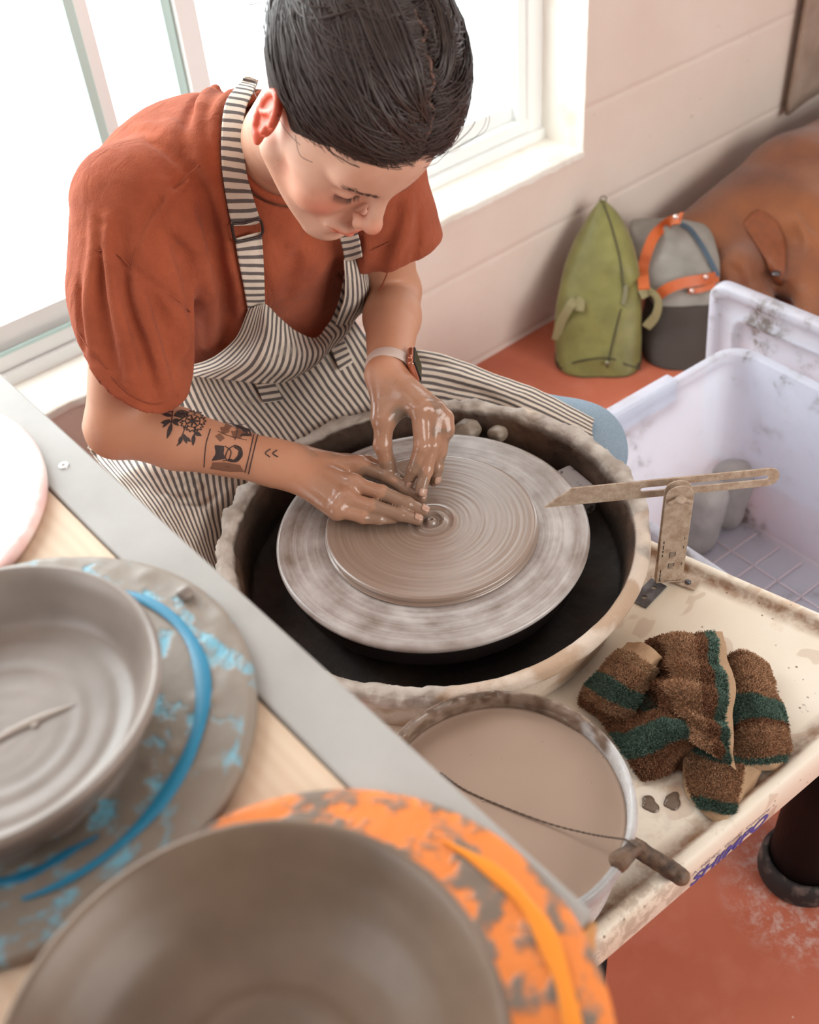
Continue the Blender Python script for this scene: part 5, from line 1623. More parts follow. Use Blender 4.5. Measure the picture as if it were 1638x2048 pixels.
    fly([(560, 10, 1.08), (525, 5, 1.08), (500, 8, 1.08), (505, -15, 1.08)], .0004)
    fly([(545, 200, 1.01), (560, 240, 1.0), (575, 265, 1.0), (600, 290, .995)], .0003)
    fly([(512, 150, 1.06), (508, 180, 1.06), (516, 200, 1.05)], .0003)
    fly([(590, 270, .99), (600, 310, .99), (625, 325, .99)], .0003)
    # brows and lashes
    b = MB(); A0 = []; A1 = []; LA = []; LM = []; LE = []
    for sg in (1, -1):
        for i in range(110):
            a = g.random(); r_ = .012+.036*a; f_ = .0965-.0005*a-.010*a*a*1.6+.002; u_ = .021+.006*math.sin(a*2.2)+g.normal()*.0020
            p = L(sg*r_, f_, u_); A0.append(p); A1.append(p + HB @ np.array((sg*.0050, -.0012*a, .0012+g.normal()*.0006)))
        for i in range(34):
            a = i/33; r_ = .018+.026*a; LA.append(L(sg*r_, .0885-.0095*max(0, a-.35)**1.5*2, -.0048+.003*abs(a-.5)))
            LE.append(HB @ np.array((sg*(.0035*(a-.3)), .0050, -.0055))); LM.append(HB @ np.array((sg*(.001*(a-.3)), .0030, -.0040)))
    A0 = BODY_snap(A0); A1 = BODY_snap(A1); LA = BODY_snap(LA)
    for p, e in zip(A0, A1): b.add(*tube_vf(np.array([p, (p+e)/2+HF*.0004, e]), [.00015, .00013, .00004], 4))
    q = b.build('eyebrow', M, PERSON); q['kind'] = 'stuff'
    b = MB()
    for q_ in (0, 1):
        b = MB()
        for p, m_, e in list(zip(LA, LM, LE))[q_*34:q_*34+34]: b.add(*tube_vf(np.array([p, p+m_, p+e]), [.0003, .00024, .00005], 4))
        b.build('eyelash', M, PERSON)['kind'] = 'stuff'
def BODY_snap(p):
    p = np.atleast_2d(np.array(p, float))
    for _ in range(5):
        d = BODY.eval(p); g = np.stack([BODY.eval(p+e)-d for e in np.eye(3)*1e-4], 1); n_ = g/(np.linalg.norm(g, axis=1)[:, None]+1e-12); p = p - n_*d[:, None]
    return p
hair()

# ---------------------------------------------------------------- wristwatch
def watch():
    w = bpy.data.objects.new('smartwatch', None); COL.objects.link(w); w.parent = PERSON; w.matrix_parent_inverse = Matrix.Translation(-Vector(PERSON.location)); w['label'] = 'rose gold smartwatch with blush rubber band'
    ax = unit(W_L-E_L); c = W_L - ax*.020
    right = CR @ np.array((1., -.12, -.35)); up = unit(right - ax*(right@ax)); sd = np.cross(ax, up)
    t = NT('blush_rubber'); t.set(color=srgb(206, 184, 172), rough=.5); M1 = t.m
    t = NT('rose_gold'); t.set(color=srgb(196, 130, 106), rough=.25, metal=.75); M2 = t.m
    t = NT('dark_glass'); t.set(color=(.012, .011, .012, 1), rough=.22, spec=.25); M3 = t.m
    # band: follow the skin
    nb_, V = 60, []
    qa = np.linspace(0, 2*np.pi, nb_, endpoint=False); dirs = up[None]*np.cos(qa)[:, None]+sd[None]*np.sin(qa)[:, None]
    lo = np.zeros(nb_); hi = np.full(nb_, .06)
    for _ in range(16):
        m_ = (lo+hi)/2; ins = BODY.eval(c+dirs*m_[:, None]) < .0012
        lo = np.where(ins, m_, lo); hi = np.where(ins, hi, m_)
    ring = list(zip(dirs, lo))
    rs = np.array([r for _, r in ring]); 
    for _ in range(4): rs = (np.roll(rs, 1)+2*rs+np.roll(rs, -1))/4
    prof = [(-.0105, 0), (-.0105, .0014), (-.008, .0024), (.008, .0024), (.0105, .0014), (.0105, 0)]
    for (d, _), r in zip(ring, rs):
        V += [c + d*(r+h) + ax*a for a, h in prof]
    k = len(prof); F = [(i*k+j, i*k+(j+1) % k, ((i+1) % nb_)*k+(j+1) % k, ((i+1) % nb_)*k+j) for i in range(nb_) for j in range(k)]
    mesh_np('band', V, F, M1, w).matrix_parent_inverse = Matrix.Identity(4)
    fr = np.stack([sd, ax, up], 1); cc = c + up*(rs[0]+.0055)
    s = SDF(); s.box(cc, (.0165, .0195, .0052), .0045, frame=fr)
    v, f = s.mesh(.0007, cc-.03, cc+.03); mesh_np('case', v, f, M2, w).matrix_parent_inverse = Matrix.Identity(4)
    s = SDF(); s.box(cc+up*.0042, (.0152, .0182, .0018), .0016, frame=fr)
    v, f = s.mesh(.0006, cc-.03, cc+.03); mesh_np('screen', v, f, M3, w).matrix_parent_inverse = Matrix.Identity(4)
    for sg, a in ((1, .008), (-1, .008)):
        pass
    e = cc + ax*.008 + sd*(.0165 if (sd @ (CC-cc)) > 0 else -.0165); dd = sd if (sd @ (CC-cc)) > 0 else -sd
    V, F = tube_vf(np.array([e-dd*.002, e+dd*.0022]), .0036, 18); mesh_np('crown', V, [tuple(x) for x in F], M2, w).matrix_parent_inverse = Matrix.Identity(4)
watch()

# ---------------------------------------------------------------- tattoo
def tattoo():
    t = NT('tattoo_ink'); t.set(color=srgb(62, 48, 46), rough=.55); M = t.m
    t = NT('tattoo_shade'); t.set(color=srgb(128, 86, 66), rough=.55); M_s = t.m
    b = MB(); b2 = MB()
    ARM = SDF(); ARM.ops = [op for op in BODY.ops[7:14]]
    arm_ops = [op for op in BODY.ops if min(np.linalg.norm(op[1]-E_R), np.linalg.norm(op[1]-(E_R+W_R)/2), np.linalg.norm(op[1]-W_R)) < .12 and op[2] < .2]
    ARM.ops = arm_ops
    def h(p, off=.0004): return ARM.hit(p[0], p[1], .6, 1.6, off)
    def line(px, w=.0006, n_=None, closed=False, mb=None):
        P = spline(np.array(px, float), n_ or max(6, len(px)*5)); Q = ARM.hits(P, .0004, .9)
        (mb or b).add(*tube_vf(Q, w, 5))
    def fill(px, mb=None, off=.0005, n_=4):
        # outline px closed polygon -> fan of small quads following the skin
        px = np.array(px, float); c = px.mean(0); m_ = len(px); V = []
        V = ARM.hits(np.concatenate([c+(px-c)*(k/n_ if k else .02) for k in range(n_+1)]), off, .9)
        F = [(k*m_+i, k*m_+(i+1) % m_, (k+1)*m_+(i+1) % m_, (k+1)*m_+i) for k in range(n_) for i in range(m_)] + [tuple(range(m_))]
        (mb or b).add(V, F)
    def leaf(a, e, w):
        a = np.array(a, float); e = np.array(e, float); d = e-a; nn = np.array((-d[1], d[0]))/np.linalg.norm(d)
        pts = [a + d*t_ + nn*w*math.sin(math.pi*t_**.8) for t_ in np.linspace(0, 1, 7)] + [a + d*t_ - nn*w*math.sin(math.pi*t_**.8) for t_ in np.linspace(1, 0, 7)[1:-1]]
        fill(pts)
    def flower(cx, cy, r, pet=6, rot=0, ry=1.0):
        for k in range(pet):
            a0 = rot+2*math.pi*k/pet; pts = []
            for q in np.linspace(-.5, .5, 7):
                a_ = a0+q*2*math.pi/pet*1.05; rr = r*(1+.10*math.cos(q*math.pi*6)-.28*(2*abs(q))**4); pts.append((cx+rr*math.cos(a_), cy+rr*math.sin(a_)*ry))
            line(pts, .0006)
            pts = [(cx+r*.6*math.cos(a0+q*.5), cy+r*.6*math.sin(a0+q*.5)*ry) for q in (-1, -.4, .4, 1)]; line(pts, .0005)
            leaf((cx+r*.15*math.cos(a0), cy+r*.15*math.sin(a0)*ry), (cx+r*.62*math.cos(a0), cy+r*.62*math.sin(a0)*ry), r*.08)
        fill([(cx+r*.24*math.cos(q), cy+r*.24*math.sin(q)*ry) for q in np.linspace(0, 6.28, 10)[:-1]])
    # upper flower, leaf sprays
    flower(364, 828, 12, 6, .3, .6); flower(386, 842, 24, 7, 0, .85)
    leaf((348, 822), (326, 822), 3)
    leaf((345, 832), (322, 826), 4); leaf((347, 832), (368, 824), 4); leaf((343, 842), (321, 846), 4.5); leaf((345, 842), (362, 840), 4.5)
    leaf((340, 838), (325, 856), 3.5); leaf((344, 846), (334, 878), 4.5); leaf((345, 840), (358, 852), 4); line([(346, 818), (344, 840), (338, 868)])
    line([(372, 850), (366, 868), (362, 880), (354, 892)]); leaf((368, 868), (374, 888), 4); leaf((364, 872), (358, 890), 4); leaf((371, 874), (382, 884), 3.5)
    leaf((388, 864), (404, 872), 4.5); leaf((388, 868), (386, 892), 4); line([(392, 852), (389, 870), (386, 890)])
    # framed picture band near the wrist: generic still life of fruit
    line([(421, 858), (412, 890), (408, 935)]); line([(508, 868), (500, 905), (490, 945)], .0007); line([(516, 868), (507, 905), (497, 948)], .0007)
    fill([(430, 890), (448, 892), (450, 918), (424, 922)], n_=5); 
    line([(450, 892), (462, 902), (458, 918), (446, 922)]); 
    for q in range(3): line([(470-q, 890+q*2), (484-q*2, 902+q), (476-q*2, 922-q), (456+q, 922-q*2)], .0006)
    line([(470, 890), (456, 900), (452, 918), (470, 924), (484, 912), (482, 896), (470, 890)])
    fill([(478, 900), (484, 906), (480, 918), (470, 923), (466, 921), (475, 912)])
    for px in ([(440, 855), (452, 845), (465, 852), (458, 865), (444, 868)], [(462, 862), (478, 856), (492, 866), (482, 876), (466, 876)], [(430, 872), (440, 866), (450, 876), (440, 884)]):
        fill(px, b2, .0003)
    fill([(425, 925), (450, 925), (480, 930), (488, 944), (460, 944), (420, 938)], b2, .0003, 5)
    fill([(470, 848), (500, 858), (504, 872), (480, 872)], b, .0003, 4)
    for px in ([(446, 842), (470, 850), (490, 848)], [(436, 862), (460, 872), (494, 880)], [(462, 840), (474, 860), (470, 880)]): line(px, .0004)
    # two chevrons
    line([(541, 898), (531, 906), (540, 914)], .0007); line([(554, 900), (546, 907), (556, 914)], .0008)
    o = b.build('tattoo', M, PERSON); o['label'] = 'dark flower and leaf tattoos on the forearm'
    o = b2.build('tattoo_shading', M_s, PERSON)
tattoo()
def stool():
    t = NT('stool_wood'); t.set(color=srgb(150, 110, 76), rough=.6)
    root = thing('stool', 'low round stool under the seated person', 'stool', (.645, 1.34, 0))
    V, F = lathe_vf([(0, .422), (.15, .422), (.157, .429), (.157, .442), (.15, .449), (0, .449)], (.645, 1.34), 48); mesh_np('seat', V, F, t.m, root)
    for a in (45, 135, 225, 315):
        x, y = .645+.11*math.cos(math.radians(a)), 1.34+.11*math.sin(math.radians(a))
        V, F = tube_vf(np.array([(x, y, .424), (x+.02*math.cos(math.radians(a)), y+.02*math.sin(math.radians(a)), 0)]), .016, 12); mesh_np('leg', V, [tuple(f) for f in F], t.m, root)
stool()
# ================================================================== TOWEL
def towel():
    g = np.random.default_rng(21)
    BR, TN, GR, BG = [np.array(srgb(*c)[:3]) for c in ((140, 98, 70), (176, 136, 104), (96, 118, 104), (188, 152, 118))]
    zd = Z_DECK-.0045
    patches = []
    def patch(rows, stripes, axis, hem, nu=46, nv=46, amp=.0035, seed=0, pile=1.0, fold=None):
        """rows[u][v] = (px,py,height). stripes: list of (pos,colour) along axis; hem: set of edges with a flat beige band"""
        G = np.array(rows, float); D = grid_spline(G, nu, nv); P = np.zeros((nu, nv, 3))
        for i in range(nu):
            for j in range(nv): P[i, j] = atz(D[i, j, 0], D[i, j, 1], zd+max(.0015, D[i, j, 2]))
        tu = np.gradient(P, axis=0); tv = np.gradient(P, axis=1); N = np.cross(tu, tv); N /= np.linalg.norm(N, axis=2)[..., None]
        N *= np.sign(N[..., 2:3].mean())
        u = np.linspace(0, 1, nu)[:, None]*np.ones((1, nv)); v = np.linspace(0, 1, nv)[None]*np.ones((nu, 1))
        P = P + N*(amp*fbm(P, 38, 3, seed) + (fold(u, v) if fold else 0))[..., None]; P[..., 2] = np.maximum(P[..., 2], zd+.0012)
        patches.append((P, N, u, v, stripes, axis, hem, pile))
    def colour(u, v, stripes, axis, hem):
        t_ = u if axis == 0 else v
        C = np.zeros(t_.shape+(3,)); C[:] = stripes[0][1]
        for p, c in stripes[1:]: C[t_ > p] = c
        hm = np.zeros(t_.shape, bool)
        for e, w in hem.items():
            if e == 'u1': hm |= u > 1-w
            if e == 'u0': hm |= u < w
            if e == 'v1': hm |= v > 1-w
            if e == 'v0': hm |= v < w
        C[hm] = BG
        return C, hm
    # under layer
    patch([[(1215, 1400, .002), (1240, 1470, .006), (1290, 1530, .006), (1340, 1540, .002)],
           [(1270, 1340, .012), (1290, 1400, .014), (1330, 1470, .014), (1390, 1540, .006)],
           [(1340, 1310, .014), (1370, 1390, .018), (1400, 1460, .018), (1450, 1540, .008)],
           [(1440, 1310, .010), (1470, 1380, .014), (1500, 1450, .014), (1530, 1530, .004)]],
          [(0, BR), (.3, BR), (.5, TN), (.7, BR)], 1, {}, seed=31)
    # left loop
    patch([[(1255, 1284, .034), (1212, 1330, .028), (1172, 1372, .012), (1160, 1410, .002)],
           [(1290, 1290, .050), (1240, 1338, .046), (1200, 1388, .030), (1188, 1428, .010)],
           [(1322, 1312, .052), (1270, 1358, .052), (1232, 1405, .038), (1222, 1446, .014)],
           [(1320, 1318, .030), (1300, 1370, .030), (1268, 1420, .022), (1255, 1462, .006)]],
          [(0, BG), (.24, TN), (.45, GR), (.68, TN), (.85, BR)], 1, {'v0': .13}, seed=2, amp=.006)
    patch([[(1310, 1300, .030), (1300, 1350, .016), (1270, 1400, .014), (1240, 1450, .010)],
           [(1340, 1300, .026), (1335, 1370, .014), (1310, 1430, .014), (1280, 1480, .014)],
           [(1365, 1320, .030), (1370, 1390, .018), (1350, 1440, .016), (1330, 1490, .010)]],
          [(0, BR), (.35, BR), (.55, GR), (.72, BR)], 1, {}, seed=5)
    # lower left fold with the green band
    patch([[(1200, 1440, .004), (1236, 1490, .012), (1262, 1530, .012), (1282, 1562, .002)],
           [(1250, 1440, .016), (1285, 1480, .034), (1310, 1515, .030), (1325, 1545, .004)],
           [(1300, 1420, .026), (1330, 1455, .046), (1352, 1490, .038), (1362, 1522, .006)],
           [(1350, 1428, .030), (1372, 1455, .046), (1390, 1480, .036), (1396, 1505, .006)],
           [(1392, 1450, .024), (1400, 1470, .030), (1408, 1488, .020), (1408, 1508, .004)]],
          [(0, BR), (.20, GR), (.58, BR)], 1, {}, seed=7, amp=.007)
    # lower tongue
    patch([[(1388, 1440, .020), (1372, 1500, .014), (1366, 1550, .006), (1378, 1598, .003), (1432, 1648, .003)],
           [(1412, 1470, .026), (1400, 1515, .022), (1396, 1560, .014), (1410, 1600, .012), (1440, 1650, .006)],
           [(1440, 1490, .024), (1440, 1530, .024), (1440, 1570, .022), (1446, 1610, .016), (1452, 1654, .006)],
           [(1480, 1500, .020), (1490, 1530, .018), (1484, 1570, .014), (1472, 1612, .010), (1464, 1648, .004)],
           [(1520, 1520, .006), (1522, 1545, .004), (1504, 1580, .003), (1486, 1615, .003), (1472, 1646, .003)]],
          [(0, TN), (.14, GR), (.24, TN), (.72, GR), (.84, GR)], 1, {'v1': .15, 'u1': .26, 'u0': .08}, seed=9, amp=.005)
    # right layer
    patch([[(1440, 1318, .024), (1446, 1392, .024), (1450, 1462, .022), (1456, 1512, .016), (1466, 1546, .004)],
           [(1480, 1302, .036), (1490, 1375, .038), (1496, 1440, .036), (1500, 1500, .030), (1500, 1546, .006)],
           [(1508, 1312, .030), (1528, 1385, .036), (1534, 1440, .038), (1538, 1495, .032), (1536, 1544, .006)],
           [(1534, 1335, .008), (1556, 1400, .010), (1572, 1450, .014), (1576, 1496, .012), (1564, 1542, .003)]],
          [(0, TN), (.30, GR), (.50, BR), (.55, TN), (.82, GR)], 1, {'v1': .11}, seed=11, amp=.006)
    # main upper drape, green stripe and beige hem on its right edge
    patch([[(1296, 1282, .018), (1300, 1320, .020), (1308, 1360, .022), (1320, 1404, .030), (1338, 1444, .030), (1364, 1474, .020)],
           [(1350, 1264, .050), (1355, 1310, .056), (1358, 1360, .056), (1366, 1410, .056), (1385, 1455, .052), (1405, 1492, .038)],
           [(1385, 1264, .050), (1392, 1312, .062), (1398, 1365, .060), (1404, 1420, .060), (1415, 1470, .054), (1430, 1510, .040)],
           [(1415, 1260, .046), (1425, 1312, .060), (1434, 1370, .058), (1440, 1425, .056), (1442, 1475, .048), (1448, 1520, .034)],
           [(1444, 1264, .036), (1458, 1312, .048), (1466, 1375, .046), (1472, 1430, .044), (1464, 1490, .040), (1474, 1542, .022)]],
          [(0, BR), (.14, TN), (.52, BR), (.70, GR)], 0, {'u1': .13}, nu=60, nv=70, seed=13, fold=lambda u, v: .0055*np.sin(v*15+2*u)*np.sin(np.pi*v)+.004*np.sin(v*31-3*u)*(u < .85))
    V = []; F = []; C = []; nb = 0; TV = []; TC = []
    for P, N, u, v, st, ax, hem, pile in patches:
        nu, nv = u.shape; c, hm = colour(u, v, st, ax, hem)
        for s_ in (0, -.004):
            Q = P + N*s_; Q[..., 2] = np.maximum(Q[..., 2], zd+.0006)
            V.append(Q.reshape(-1, 3)); C.append(c.reshape(-1, 3)*.8); F.append(grid_faces(nu, nv)[:, ::(1 if s_ else -1)] + nb); nb += nu*nv
        # rolled edges for body
        n_ = int(26000*pile)
        a = g.random(n_)*(nu-1.001); b = g.random(n_)*(nv-1.001); i = a.astype(int); j = b.astype(int); fa = (a-i)[:, None]; fb = (b-j)[:, None]
        def bl(X): return (X[i, j]*(1-fa)+X[i+1, j]*fa)*(1-fb)+(X[i, j+1]*(1-fa)+X[i+1, j+1]*fa)*fb
        p = bl(P); nn = bl(N); uu = a/(nu-1); vv = b/(nv-1); cc, h_ = colour(uu, vv, st, ax, hem)
        keep = ~h_; p, nn, cc = p[keep], nn[keep], cc[keep]; m = len(p)
        jt = g.normal(size=(m, 3)); ln = g.uniform(.0026, .0048, m)[:, None]
        d = nn + jt*.45; d /= np.linalg.norm(d, axis=1)[:, None]; sd = np.cross(d, g.normal(size=(m, 3))); sd /= np.linalg.norm(sd, axis=1)[:, None]
        w = .00055
        TV.append(np.stack([p-sd*w, p+sd*w, p+d*ln+sd*w*.7, p+d*ln-sd*w*.7], 1).reshape(-1, 3))
        shade = g.uniform(.7, 1.35, m)[:, None]
        TC.append(np.repeat(np.clip(cc*shade, 0, 1), 4, 0))
    t = NT('terry_cloth'); t.set(color=t.attr('col', 0), rough=.95); t.bump(t.noise(scale=420, detail=2), .6, .0012)
    o = mesh_np('towel', np.concatenate(V), np.concatenate(F), t.m, attrs={'col': np.concatenate(C)})
    tag(o, 'crumpled brown terry towel with green stripes and tan hem on the wheel deck', 'towel')
    TV = np.concatenate(TV); q = mesh_np('pile', TV, np.arange(len(TV)).reshape(-1, 4), t.m, o, smooth=False, attrs={'col': np.concatenate(TC)}); q['kind'] = 'stuff'
towel()

# ================================================================== BAGS
from mathutils.bvhtree import BVHTree
def surf(o):
    me = o.data
    return BVHTree.FromPolygons([v.co.copy() for v in me.vertices], [list(p.vertices) for p in me.polygons])
def on(bv, px, py, off=.002):
    d = Vector(ray(px, py)).normalized(); h = bv.ray_cast(Vector(CC), d)
    if h[0] is None:
        t_ = 1.8; best = None
        for k in range(60):
            p = Vector(CC)+d*(1.4+k*.02); r = bv.find_nearest(p)
            if best is None or r[3] < best[1]: best = (p, r[3])
        return np.array(best[0])
    return np.array(h[0]) - np.array(d)*off
def rowloft(rows, depth, dirn, n_=40, ex=2.6, m=90, noise=.004, seed=0, back=None):
    """rows (pxL, pxR, py, z, depthscale) -> closed lofted bag"""
    R_ = spline(np.array([list(r) if len(r) == 5 else list(r)+[1.0] for r in rows], float), m)
    V = []
    for pl, pr, py, z, ds in R_:
        A = atz(pl, py, z); B = atz(pr, py, z); c = (A+B)/2; hw = np.linalg.norm(B-A)/2; e = unit(B-A)
        dd = np.array((-e[1], e[0], 0)); dd = dd if dd @ np.array((dirn[0], dirn[1], 0)) > 0 else -dd
        hd = depth*ds/2; c = c + dd*hd
        for q in np.linspace(0, 2*np.pi, n_, endpoint=False):
            x = np.sign(math.cos(q))*abs(math.cos(q))**(2/ex); y = np.sign(math.sin(q))*abs(math.sin(q))**(2/ex)
            V.append(c + e*hw*x + dd*hd*y)
    V = np.array(V); V[:, :2] += (noise*fbm(V, 16, 3, seed))[:, None]*np.array((dirn[0], dirn[1]))
    F = [(i*n_+j, i*n_+(j+1) % n_, (i+1)*n_+(j+1) % n_, (i+1)*n_+j) for i in range(m-1) for j in range(n_)]
    F += [tuple(range(n_))[::-1], tuple((m-1)*n_+j for j in range(n_))]
    V[:, 2] = np.maximum(V[:, 2], .001)
    return V, F
def ribbon(pts, w, nrm, t=.002, n_=40):
    P = spline(np.array(pts), n_); T = np.gradient(P, axis=0); T /= np.linalg.norm(T, axis=1)[:, None]
    nr = np.array(nrm, float); B = np.cross(T, nr); B /= np.linalg.norm(B, axis=1)[:, None]; N = np.cross(B, T)
    V = np.stack([P-B*w/2-N*t/2, P+B*w/2-N*t/2, P+B*w/2+N*t/2, P-B*w/2+N*t/2], 1).reshape(-1, 3)
    F = [(i*4+j, i*4+(j+1) % 4, (i+1)*4+(j+1) % 4, (i+1)*4+j) for i in range(n_-1) for j in range(4)] + [(0, 1, 2, 3)[::-1], tuple((n_-1)*4+k for k in range(4))]
    return V, F
vd = -ray(1250, 600); vd = vd/np.linalg.norm(vd)
def green_bag():
    t = NT('olive_coated_canvas'); t.set(color=t.mix(t.ramp(t.noise(scale=14, detail=5), .3, .7), srgb(136, 132, 70), srgb(112, 108, 54)), rough=.5, sheen=.2); t.bump(t.noise(scale=16, detail=4), .5, .008); M = t.m
    M2 = simple('olive_base', srgb(64, 58, 36), .7); M3 = simple('khaki_webbing', srgb(150, 142, 102), .8); M4 = simple('brass', srgb(140, 136, 110), .35, metal=.7)
    root = thing('duffel_bag', 'olive green pointed canvas bag leaning on the wall beneath the window', 'bag', tuple(atz(1200, 740, 0)))
    rows = [(1122, 1276, 756, .001), (1113, 1281, 748, .010), (1110, 1284, 715, .045), (1108, 1284, 670, .090), (1114, 1283, 620, .140), (1124, 1280, 570, .185), (1140, 1271, 525, .225), (1160, 1257, 480, .262, .8), (1180, 1237, 440, .295, .5), (1196, 1216, 412, .318, .2), (1203, 1208, 404, .326, .1)]
    V, F = rowloft(rows, .11, (.5, .85), noise=.010, seed=4)
    # an off-centre crease runs down the front
    o = mesh_np('bag_body', V, F, M, root); bv = surf(o)
    V, F = rowloft([(1121, 1277, 757, .0005), (1110, 1284, 748, .009), (1109, 1285, 738, .020)], .118, (.5, .85), m=14, noise=.010, seed=4); mesh_np('bag_base', V, F, M2, root)
    def rb(name, px, w, mat, off=.004, t_=.003):
        V, F = ribbon([on(bv, a, b, off if not isinstance(off, list) else off[i]) for i, (a, b) in enumerate(px)], w, vd, t_); return mesh_np(name, V, F, mat, root, smooth=False)
    rb('side_strap', [(1112, 680), (1122, 645), (1140, 612), (1152, 600)], .022, M3, [.004, .010, .020, .006])
    rb('side_strap', [(1152, 600), (1160, 606), (1158, 622)], .022, M3, .010)
    rb('seam', [(1214, 735), (1222, 700), (1236, 640), (1247, 590), (1240, 520), (1222, 450), (1207, 408)], .004, M2, .001, .002)
    rb('seam', [(1122, 736), (1160, 722), (1214, 716), (1250, 728), (1281, 738)], .004, M2, .001, .002)
    rb('clip_tab', [(1246, 610), (1250, 590), (1252, 570)], .010, M4, .005)
    c = on(bv, 1214, 726, .004); V, F = tube_vf(np.array([c, c+vd*.006]), .006, 12); mesh_np('stud', V, [tuple(f) for f in F], M4, root)
    c = np.array(atz(1206, 404, .326)); V, F = tube_vf(np.array([c+(math.cos(q)*.006, -math.cos(q)*.005, .007+math.sin(q)*.008) for q in np.linspace(0, 6.28, 20)]), .0014, 6); mesh_np('top_loop', V, [tuple(f) for f in F], M2, root)
    # webbing strap drooping at the right side
    pts = [atz(1280, 590, .16), atz(1300, 583, .165), atz(1316, 600, .15), atz(1312, 630, .12), atz(1292, 655, .09)]
    V, F = ribbon(pts, .024, unit((.2, -.6, .7)), .003); mesh_np('loose_strap', V, F, M3, root, smooth=False)
green_bag()
def grey_bag():
    t = NT('grey_waxed_canvas'); t.set(color=t.mix(t.ramp(t.noise(scale=12, detail=5), .3, .7), srgb(156, 150, 142), srgb(124, 118, 110)), rough=.75); t.bump(t.noise(scale=20, detail=4), .6, .010); M = t.m
    M2 = simple('dark_canvas_base', srgb(66, 56, 50), .8, bump=.002, bscale=30); M3 = simple('tan_leather', srgb(196, 96, 46), .45, nscale=30); M4 = simple('blue_zip_tape', srgb(70, 88, 104), .7)
    t = NT('copper_rivet'); t.set(color=srgb(220, 190, 180), rough=.25, metal=.6); M5 = t.m
    root = thing('satchel', 'grey canvas bag with two orange leather straps between the green bag and the dog', 'bag', tuple(atz(1360, 700, 0)))
    V, F = rowloft([(1300, 1422, 742, .001), (1288, 1428, 735, .008), (1284, 1436, 700, .04), (1290, 1440, 660, .075), (1298, 1440, 622, .110), (1300, 1440, 612, .114)], .17, (.5, .85), noise=.008, seed=9); mesh_np('bag_base', V, F, M2, root)
    V, F = rowloft([(1302, 1438, 626, .100), (1296, 1442, 610, .118), (1280, 1446, 572, .150), (1268, 1440, 530, .182), (1262, 1424, 497, .204, .9), (1262, 1402, 474, .220, .6), (1266, 1384, 458, .228, .35), (1275, 1374, 450, .230, .2), (1290, 1364, 447, .231, .1)], .16, (.5, .85), ex=3.4, noise=.012, seed=11)
    o = mesh_np('bag_body', V, F, M, root); bv = surf(o)
    def rb(name, px, w, mat, off=.004, t_=.004):
        V, F = ribbon([on(bv, a, b, off if not isinstance(off, list) else off[i]) for i, (a, b) in enumerate(px)], w, vd, t_); return mesh_np(name, V, F, mat, root, smooth=False)
    rb('leather_strap', [(1362, 436), (1336, 446), (1310, 470), (1294, 505), (1286, 540), (1288, 578)], .026, M3, [.006, .012, .022, .022, .018, .006])['label'] = 'orange leather strap, left one'
    rb('leather_strap', [(1310, 596), (1334, 578), (1366, 566), (1400, 560), (1436, 554)], .026, M3, [.006, .018, .020, .014, .006])['label'] = 'orange leather strap, lower one'
    rb('strap_tab', [(1376, 582), (1400, 580), (1430, 570)], .014, M3, .006)
    rb('zip', [(1362, 448), (1380, 458), (1402, 488), (1420, 520), (1436, 552)], .011, M4, .012)
    for a, b in ((1334, 440), (1352, 434), (1412, 554), (1384, 582)):
        c = on(bv, a, b, .016); V, F = tube_vf(np.array([c, c+vd*.004]), .0065, 12); mesh_np('rivet', V, [tuple(f) for f in F], M5, root)
grey_bag()

